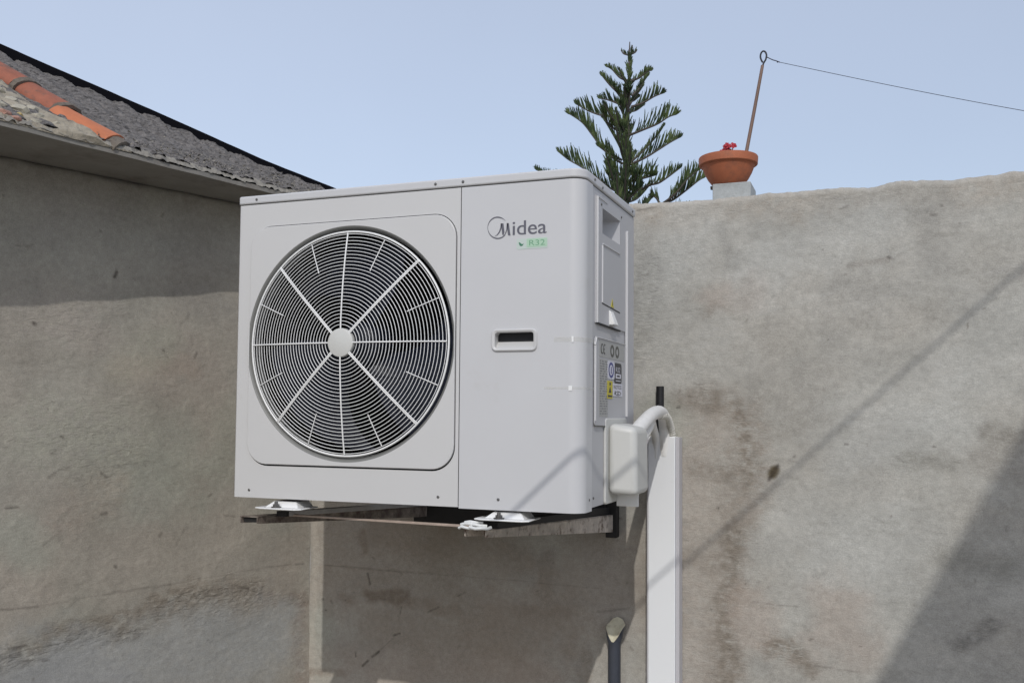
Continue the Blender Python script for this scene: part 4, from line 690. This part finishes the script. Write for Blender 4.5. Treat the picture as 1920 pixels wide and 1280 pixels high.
# ------------------------------------------------------------ bracket
BK=empty('wall_bracket',(.45,.86,-.12),'rusty steel wall bracket with two arms carrying the air conditioner','bracket')
def arm(xa0,xa1,za,zb,xr0,xr1,zr,zs,mt,bev=.0015):
    y0,y1=-.004,.878; t=.0028
    mb=MB()
    mb.hexa([(xa0,y0,za-t),(xa1,y0,za-t),(xr1,y1,zr-t),(xr0,y1,zr-t),(xa0,y0,za),(xa1,y0,za),(xr1,y1,zr),(xr0,y1,zr)])
    for s0,s1,q0,q1 in ((xa0,xa0+t,xr0,xr0+t),(xa1-t,xa1,xr1-t,xr1)):
        mb.hexa([(s0,y0,zb),(s1,y0,zb),(q1,y1,zs),(q0,y1,zs),(s0,y0,za-t),(s1,y0,za-t),(q1,y1,zr-t),(q0,y1,zr-t)])
    return mb.build('arm',mt,BK,bevel=.0008,seg=1)
arm(.028,.083,-.0490,-.0680,.115,.175,-.093,-.130,'rust'); aR=arm(.680,.737,-.0498,-.0692,.762,.828,-.094,-.150,'rust_lit')
MB().box(.034,.078,.004,.010,-.066,-.0525).build('end_plug','rubber',BK)
m=MB().hexa([(.098,.072,-.0530),(.128,.070,-.0530),(.170,.86,-.092),(.140,.86,-.092),(.098,.072,-.0400),(.128,.070,-.0400),(.170,.86,-.078),(.140,.86,-.078)]); m.build('support_rail','galv',BK,bevel=.001)
MB().hexa([(.097,.062,-.0535),(.129,.060,-.0535),(.130,.0715,-.0535),(.098,.0735,-.0535),(.097,.062,-.0395),(.129,.060,-.0395),(.130,.0715,-.0395),(.098,.0735,-.0395)]).build('rail_end','rubber',BK)
m=MB().hexa([(.715,.03,-.0515),(.755,.03,-.0515),(.815,.86,-.0925),(.770,.86,-.0925),(.715,.03,-.0355),(.755,.03,-.0355),(.815,.86,-.0700),(.770,.86,-.0700)]); m.build('support_rail','rubber',BK,bevel=.001)
m=MB().hexa([(.095,.100,-.0565),(.690,.012,-.0500),(.690,.022,-.0500),(.100,.112,-.0565),(.095,.100,-.0510),(.690,.012,-.0440),(.690,.022,-.0440),(.100,.112,-.0510)]); m.build('tie_bar','rod',BK,bevel=.001)
m=MB().tube([(.092,.094,-.0585),(.092,.094,-.042)],.004,8); m.build('tie_bolt','scr',BK)
MB().box(.12,.80,.835,.880,-.150,-.045).build('back_beam','rubber',BK,bevel=.002)
m=MB().box(.800,.836,.842,.879,-.165,-.015); m.build('wall_plate','rubber',BK,bevel=.002)

# scrap of white plastic strapping tied round the right arm's tip
m=MB()
def strap(pts,r): m.tube(pts,r,7)
strap([(.676,-.014,-.040),(.690,-.018,-.036),(.708,-.018,-.037),(.726,-.016,-.040),(.742,-.010,-.041)],.0042)
strap([(.671,-.016,-.048),(.680,-.020,-.044),(.694,-.020,-.0465),(.704,-.018,-.0475)],.0036)
strap([(.700,-.020,-.044),(.716,-.022,-.047),(.732,-.020,-.0455),(.744,-.012,-.047),(.750,-.004,-.044)],.0042)
strap([(.684,-.010,-.034),(.700,-.016,-.031),(.716,-.012,-.033),(.730,-.006,-.034)],.003)
strap([(.706,-.014,-.031),(.705,-.022,-.038),(.707,-.020,-.048),(.716,-.006,-.050)],.003)
tag(m.build('plastic_strap','rope',smooth=True),'crumpled white plastic strapping tied at the tip of the right bracket arm','strap')

# ------------------------------------------------------------ pipework on the wall
def smooth_path(pts,n=8):
    P=[Vector(p) for p in pts]; out=[]
    for i in range(len(P)-1):
        p0=P[max(i-1,0)];p1=P[i];p2=P[i+1];p3=P[min(i+2,len(P)-1)]
        for k in range(n):
            t=k/n; out.append(.5*((2*p1)+(-p0+p2)*t+(2*p0-5*p1+4*p2-p3)*t*t+(-p0+3*p1-3*p2+p3)*t**3))
    out.append(P[-1]); return out
PB=empty('pipe_bundle',(.99,.6,.2),'white insulated refrigerant pipes arching from the valve cover into the top of the white duct','pipe')
m=MB().tube(smooth_path([(1.028,.29,.178),(1.026,.40,.205),(1.018,.54,.228),(1.008,.68,.236),(1.000,.78,.224),(.994,.832,.190),(.992,.845,.10)]),.0192,16); m.build('insulated_pipe','tube',PB,smooth=True)
m=MB().tube(smooth_path([(1.030,.33,.150),(1.018,.50,.190),(.990,.66,.205),(.972,.76,.190),(.966,.83,.150),(.966,.84,.09)]),.0125,14); m.build('insulated_pipe','tube',PB,smooth=True)
pth=smooth_path([(1.016,.66,.226),(1.014,.76,.222),(1.014,.815,.195),(1.015,.84,.158),(1.015,.845,.09)],24); rr=[.0105+.0018*math.sin(i*1.25) for i in range(len(pth))]
m=MB().tube(pth,rr,12); m.build('ribbed_pipe','rib',PB,smooth=True)
DU=empty('pipe_duct',(.98,.85,-1.4),'long white plastic duct cover running down the wall beneath the pipes','duct')
m=MB(); y0,y1=.828,.879
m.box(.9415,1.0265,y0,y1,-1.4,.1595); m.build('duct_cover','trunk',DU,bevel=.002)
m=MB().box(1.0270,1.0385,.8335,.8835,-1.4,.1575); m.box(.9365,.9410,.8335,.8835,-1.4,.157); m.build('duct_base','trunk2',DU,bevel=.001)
m=MB().tube([(.970,.868,.10),(.971,.868,.318)],.0125,14); m.tube([(.970,.868,.238),(.970,.868,.252)],.0150,14); tag(m.build('drain_pipe','blackp',smooth=2),'short black pipe end standing up behind the white pipes','pipe')
# grey conduit with dried foam in its slanted mouth
CD=empty('conduit',(.825,.86,-1.4),'dark grey conduit rising from below with a slanted mouth stopped with cream foam','pipe')
m=MB(); n=28; r=.0200; c=(.8265,.858); vs=[];fs=[]
def mouth(t,rad): # slanted mouth: low at the viewer's side
    x=math.cos(t)*rad; y=math.sin(t)*rad
    return -.4560+y*1.35+x*.10+ 1.2*abs(x+.003)*min(1,max(0,.45-y/(1.6*r)))-.002
for z_,k_ in ((-1.4,1),(-.52,1),(-.500,1.0),(-.478,1.28),(None,1.55)):
    for j in range(n):
        t=2*PI*j/n; zz=z_ if z_ is not None else mouth(t,r*1.3)
        vs.append((c[0]+(.003 if z_ is None else 0)+r*k_*math.cos(t),c[1]+r*min(k_,1.15)*math.sin(t),zz if z_ is None else min(z_,mouth(t,r*1.3)-.004)))
for i in range(4):
    for j in range(n): fs.append((i*n+j,i*n+(j+1)%n,(i+1)*n+(j+1)%n,(i+1)*n+j))
m.add(vs,fs).build('pipe','conduit',CD,smooth=True)
m=MB(); vs=[];fs=[]
for i,q in enumerate((1.02,.97,.8,.55,.25,.001)):
    for j in range(n):
        t=2*PI*j/n; rad=r*1.53*q; nzz=float(fbm(np.array([math.cos(t)*q*3]),np.array([math.sin(t)*q*3]),71,4)[0])*.008
        vs.append((c[0]+.004+rad*math.cos(t),c[1]-.001+r*1.15*q*math.sin(t),mouth(t,r*1.3*q)+(.0035 if i else 0)+(1-q)*.004+nzz*(i>0)))
for i in range(5):
    for j in range(n): fs.append((i*n+j,i*n+(j+1)%n,(i+1)*n+(j+1)%n,(i+1)*n+j))
m.add(vs,fs).build('foam_plug','foam',CD,smooth=True)

# ------------------------------------------------------------ on the wall top: block, bowl, flower, rod, wire
m=MB().box(1.1270,1.2470,.935,1.075,.905,.9705); tag(m.build('concrete_block','block',bevel=.0025),'small pale grey concrete block on the wall top under the clay bowl','block')
PT=empty('clay_bowl',(1.169,.985,.970),'shallow terracotta planting bowl standing on the grey block','bowl')
pc=(1.1700,.985,.970)
m=MB().lathe([(.0001,.001),(.046,.001),(.050,.004),(.064,.022),(.0755,.043),(.0825,.062),(.0850,.0665),(.0905,.0675),(.0935,.070),(.0950,.0915),(.0935,.0950),(.0900,.0955),(.0870,.0930),(.0830,.068),(.0700,.040),(.045,.016),(.0001,.012)],pc,72); m.build('bowl','terra',PT,smooth=2)
m=MB().lathe([(.0001,.070),(.06,.071),(.0835,.068)],pc,40); m.build('soil','soil',PT,smooth=True)
MB().lathe([(.0001,0),(.006,0),(.007,.010),(.0001,.012)],(1.1235,.955,.957),12).build('bowl_foot','soil',PT)
FL=empty('geranium',(1.176,.985,1.04),'small red flower rising from the clay bowl','flower')
m=MB()
for a,b,c_ in ((1.160,.985,1.085),(1.172,.98,1.092),(1.185,.985,1.082),(1.150,.99,1.070),(1.168,.975,1.07),(1.178,.99,1.072)): m.tube(smooth_path([(1.17,.985,1.038),((1.17+a)/2,b,1.06),(a,b,c_+.015)],5),.0018,5)
m.build('stem','petal',FL,smooth=True)
m=MB(); rf=random.Random(5)
def flower(c,r,k=5,n=Vector((.1,-.9,.3))):
    n=(n+Vector((rf.uniform(-.4,.4),rf.uniform(-.2,.2),rf.uniform(-.4,.4)))).normalized(); u=n.cross(Vector((0,0,1))).normalized(); v=n.cross(u)
    for i in range(k):
        a=2*PI*i/k+rf.uniform(-.3,.3); d=u*math.cos(a)+v*math.sin(a); e=u*-math.sin(a)+v*math.cos(a); c0=Vector(c); vs=[c0]
        for s_,w_ in ((.35,.30),(.7,.48),(1.,.36),(1.12,0.)):
            up_=n*(.18*s_*r+rf.uniform(-.05,.05)*r)
            vs+= [c0+d*r*s_+e*r*w_+up_, c0+d*r*s_-e*r*w_+up_]
        m.add(vs,[(0,1,2),(1,3,4,2),(3,5,6,4),(5,7,8,6)])
for c_,r_ in (((1.186,.975,1.1020),.0105),((1.190,.972,1.0970),.0090),((1.181,.972,1.0990),.0085),((1.166,.976,1.1060),.0080),((1.170,.974,1.1000),.0085),((1.161,.976,1.1000),.0070),((1.158,.980,1.0930),.0065),((1.155,.978,1.0870),.0065),((1.172,.974,1.0925),.0065),((1.147,.980,1.0880),.0050),((1.166,.976,1.0870),.0070),((1.176,.976,1.0870),.0065)):
    flower(c_,r_); flower(c_,r_*.7)
m.build('petals','petal',FL,recalc=False)
RD=empty('iron_rod',(1.226,.99,1.03),'thin leaning copper-brown rod with a black wire loop at its top, stuck in the bowl','rod')
m=MB().tube([(1.2215,.975,1.035),(1.2545,.972,1.205),(1.2820,.970,1.352)],[.0060,.0056,.0050],10); m.build('rod_shaft','cane',RD,smooth=2)
lp_=[(1.2815,.970,1.345),(1.2850,.970,1.358),(1.2920,.970,1.370),(1.2945,.970,1.384),(1.2905,.970,1.395),(1.2835,.970,1.398),(1.2775,.970,1.392),(1.2755,.970,1.380),(1.2790,.970,1.368),(1.2825,.970,1.362)]
m=MB().tube(smooth_path(lp_,5),.0028,8); m.build('wire_loop','loop',RD,smooth=True)
wp=[(1.2950,.970,1.3780),(1.303,.968,1.3720),(1.309,.969,1.3685),(1.316,.967,1.3640),(1.3250,.968,1.3605),(1.3355,.967,1.3545)]
m=MB().tube(smooth_path(wp,4),.0017,6); m.lathe([(.0001,-.003),(.003,0),(.0001,.003)],(1.3290,.967,1.356),8)
wl=[(1.3355+(2.62-1.3355)*t, .967, 1.3545+(.951-1.3545)*t-.012*math.sin(PI*t)*1.2) for t in np.linspace(0,1,40)]
m.tube(wl,.0009,6); tag(m.build('washing_wire','wire'),'thin dark wire running from the rod loop across the sky to the right','wire')

# ------------------------------------------------------------ Norfolk pine beyond the wall
TR=empty('norfolk_pine',(-1.98,12,-1.4),'tall green Norfolk Island pine with tiered upswept branches beyond the wall','tree')
m=MB().tube([(-2.05,12,-1.4),(-2.0,12,1.5),(-1.985,12,3.6),(-1.95,12,4.12),(-1.94,12,4.52),(-1.93,12,4.94),(-1.91,12,5.33),(-1.905,12,5.74),(-1.90,12,5.95)],[.12,.09,.058,.048,.038,.032,.024,.014,.007],10); tk=m.build('trunk','bark',TR,smooth=True)
rt_=random.Random(12)
bmz=MB(); fol=MB()
def twig(p,d,L_,r,curl):
    """a rope-like branchlet: tapered tube with scale leaves"""
    P=[Vector(p)]; dd=Vector(d).normalized(); n=5
    for i in range(n):
        dd=(dd+Vector((0,0,curl))+Vector((rt_.uniform(-.08,.08),rt_.uniform(-.08,.08),0))).normalized(); P.append(P[-1]+dd*L_/n)
    rad=[r*.75,r,r*1.08,r,r*.8,r*.25]
    fol.tube(P,rad,5,cap=False)
    for i in range(n):
        a,b=P[i],P[i+1]; ax=(b-a).normalized()
        for k in range(3):
            s=rt_.random(); q=a+(b-a)*s; o=Vector((rt_.gauss(0,1),rt_.gauss(0,1),rt_.gauss(0,1))); o=(o-ax*o.dot(ax)).normalized()
            tip=q+o*r*1.9+ax*r*2.2; wv=ax.cross(o)*r*.5; fol.add([q+wv,q-wv,tip],[(0,1,2)])
def branch(pts,ln):
    P=smooth_path(pts,8); N=len(P); cum=[0]
    for i in range(1,N): cum.append(cum[-1]+(P[i]-P[i-1]).length)
    T=cum[-1]; bmz.tube(P,[.017*(1-.75*c/T)+.003 for c in cum],6)
    cnt=int(T*33)+7
    for k in range(cnt):
        f=(k+rt_.random())/cnt; f=.10+.90*f; s=f*T; i=max(j for j in range(N) if cum[j]<=s+1e-9); i=min(i,N-2); t=(s-cum[i])/(cum[i+1]-cum[i]+1e-9); p=P[i].lerp(P[i+1],min(t,1)); ax=(P[i+1]-P[i]).normalized()
        side=ax.cross(Vector((0,0,1))); side=side.normalized() if side.length>.01 else Vector((0,1,0))
        sg=1 if k%2 else -1
        env=min(1,.35+1.5*f)*(1-.75*max(0,(f-.62)/.38)**1.1)
        L_=ln*env*rt_.uniform(.8,1.2)*1.2
        dr=Vector((0,0,rt_.uniform(.55,1.0)))+ax*rt_.uniform(.35,.75)+side*sg*rt_.uniform(.05,.55)
        twig(p,dr,L_,.0074+.004*f,rt_.uniform(.05,.2))
    for k in range(4): twig(P[-1]-ax*.03,ax+Vector((rt_.uniform(-.3,.3),rt_.uniform(-.3,.3),rt_.uniform(0,.7))),ln*.35,.012,.1)
for pts,ln in TREE_BRANCH: branch(pts,ln)
# whorl branches pointing towards and away from the viewer
for z0_,Lb,ln in ((5.28,.32,.12),(5.02,.42,.14),(4.86,.5,.16),(4.5,.68,.20),(4.28,.78,.22),(4.05,.82,.22),(3.85,.9,.24),(3.62,.95,.26),(3.45,1.0,.26),(3.2,1.2,.28),(2.9,1.4,.3)):
    for az in (rt_.uniform(70,110),rt_.uniform(250,290)):
        a=R(az); bx_=-1.94+(z0_-5)*.03; branch([(bx_,12,z0_),(bx_+math.cos(a)*Lb*.5,12+math.sin(a)*Lb*.5,z0_+Lb*.17),(bx_+math.cos(a)*Lb,12+math.sin(a)*Lb,z0_+Lb*.48)],ln*.6)
# leader shoots
for dx,dz,z_ in ((-.13,.10,5.74),(-.09,.06,5.74),(.045,.14,5.75),(.12,.07,5.745),(.07,.05,5.74),(-.03,.03,5.73)):
    bmz.tube(smooth_path([(-1.905,12,z_),(-1.905+dx*.7,12,z_+dz*.35),(-1.905+dx,12,z_+dz)],4),[.010]*9,6)
    for k in range(3): twig((-1.905+dx*(.5+.17*k),12,z_+dz*(.35+.2*k)),(dx*.5,rt_.uniform(-.1,.1),.2),.05,.008,.1)
for z_ in np.linspace(5.3,5.72,26): twig((-1.906,12,z_),(rt_.uniform(-.5,.5),rt_.uniform(-.5,.5),.9),.15,.012,.1)
for z_ in np.linspace(3.3,5.2,50): twig((-1.93,12,z_),(rt_.uniform(-1,1),rt_.uniform(-1,1),.7),.16,.010,.15)
sub(bmz.build('branches','bark',TR,smooth=True,recalc=False),tk)
fol.build('crown','leaf',TR,recalc=False)

# ------------------------------------------------------------ things behind the camera that shade the scene
S=np.array(SUN)
c1=np.array([2.0085,.8937,.6548]); c2=np.array([1.395,.8909,.0845]); tt=3.0
a_=c1+S*tt; b_2=c2+S*tt; dv=(b_2-a_)/np.linalg.norm(b_2-a_)
cab=[tuple(a_-dv*4.0),tuple(a_-dv*2),tuple(a_),tuple(b_2),tuple(b_2+dv*.9),tuple(b_2+dv*1.45)]
e_=b_2+dv*1.45; cab+=[tuple(e_+np.array([.0,-.4,-.02])),tuple(e_+np.array([0,-1.5,0.])),tuple(e_+np.array([0,-3.5,.1]))]
m=MB().tube(cab,.0058,8); tag(m.build('overhead_cable','blackp',smooth=True),'dark cable slung overhead across the yard, throwing a slanting shadow on the wall','cable')
NH=empty('added_shade_blocker',(3,-3.2,-1.4),'added unseen pier behind the viewer, shading the lower right of the wall','blocker')  # added shadow caster, outline shaped to drop the slanting wall shade
tq=5.0; e1=np.array([2.0009,.8937,.2019])+S*tq; e2=np.array([1.6002,.8918,-.5501])+S*tq; sl=(e1-e2)/(e1[0]-e2[0])
pl=[(e2[0]-.25,-1.4),(e2[0]-.25,(e2-sl*.25)[2]),(e1[0]+.02,(e1+sl*.02)[2]),(e1[0]+.16,(e1+sl*.02)[2]-.02),(e1[0]+.16,-1.4)]
m=MB().prism(pl,lambda a,b,d:(a,d,b),e1[1],e1[1]-.35); m.build('blocker_body','plaster',NH)
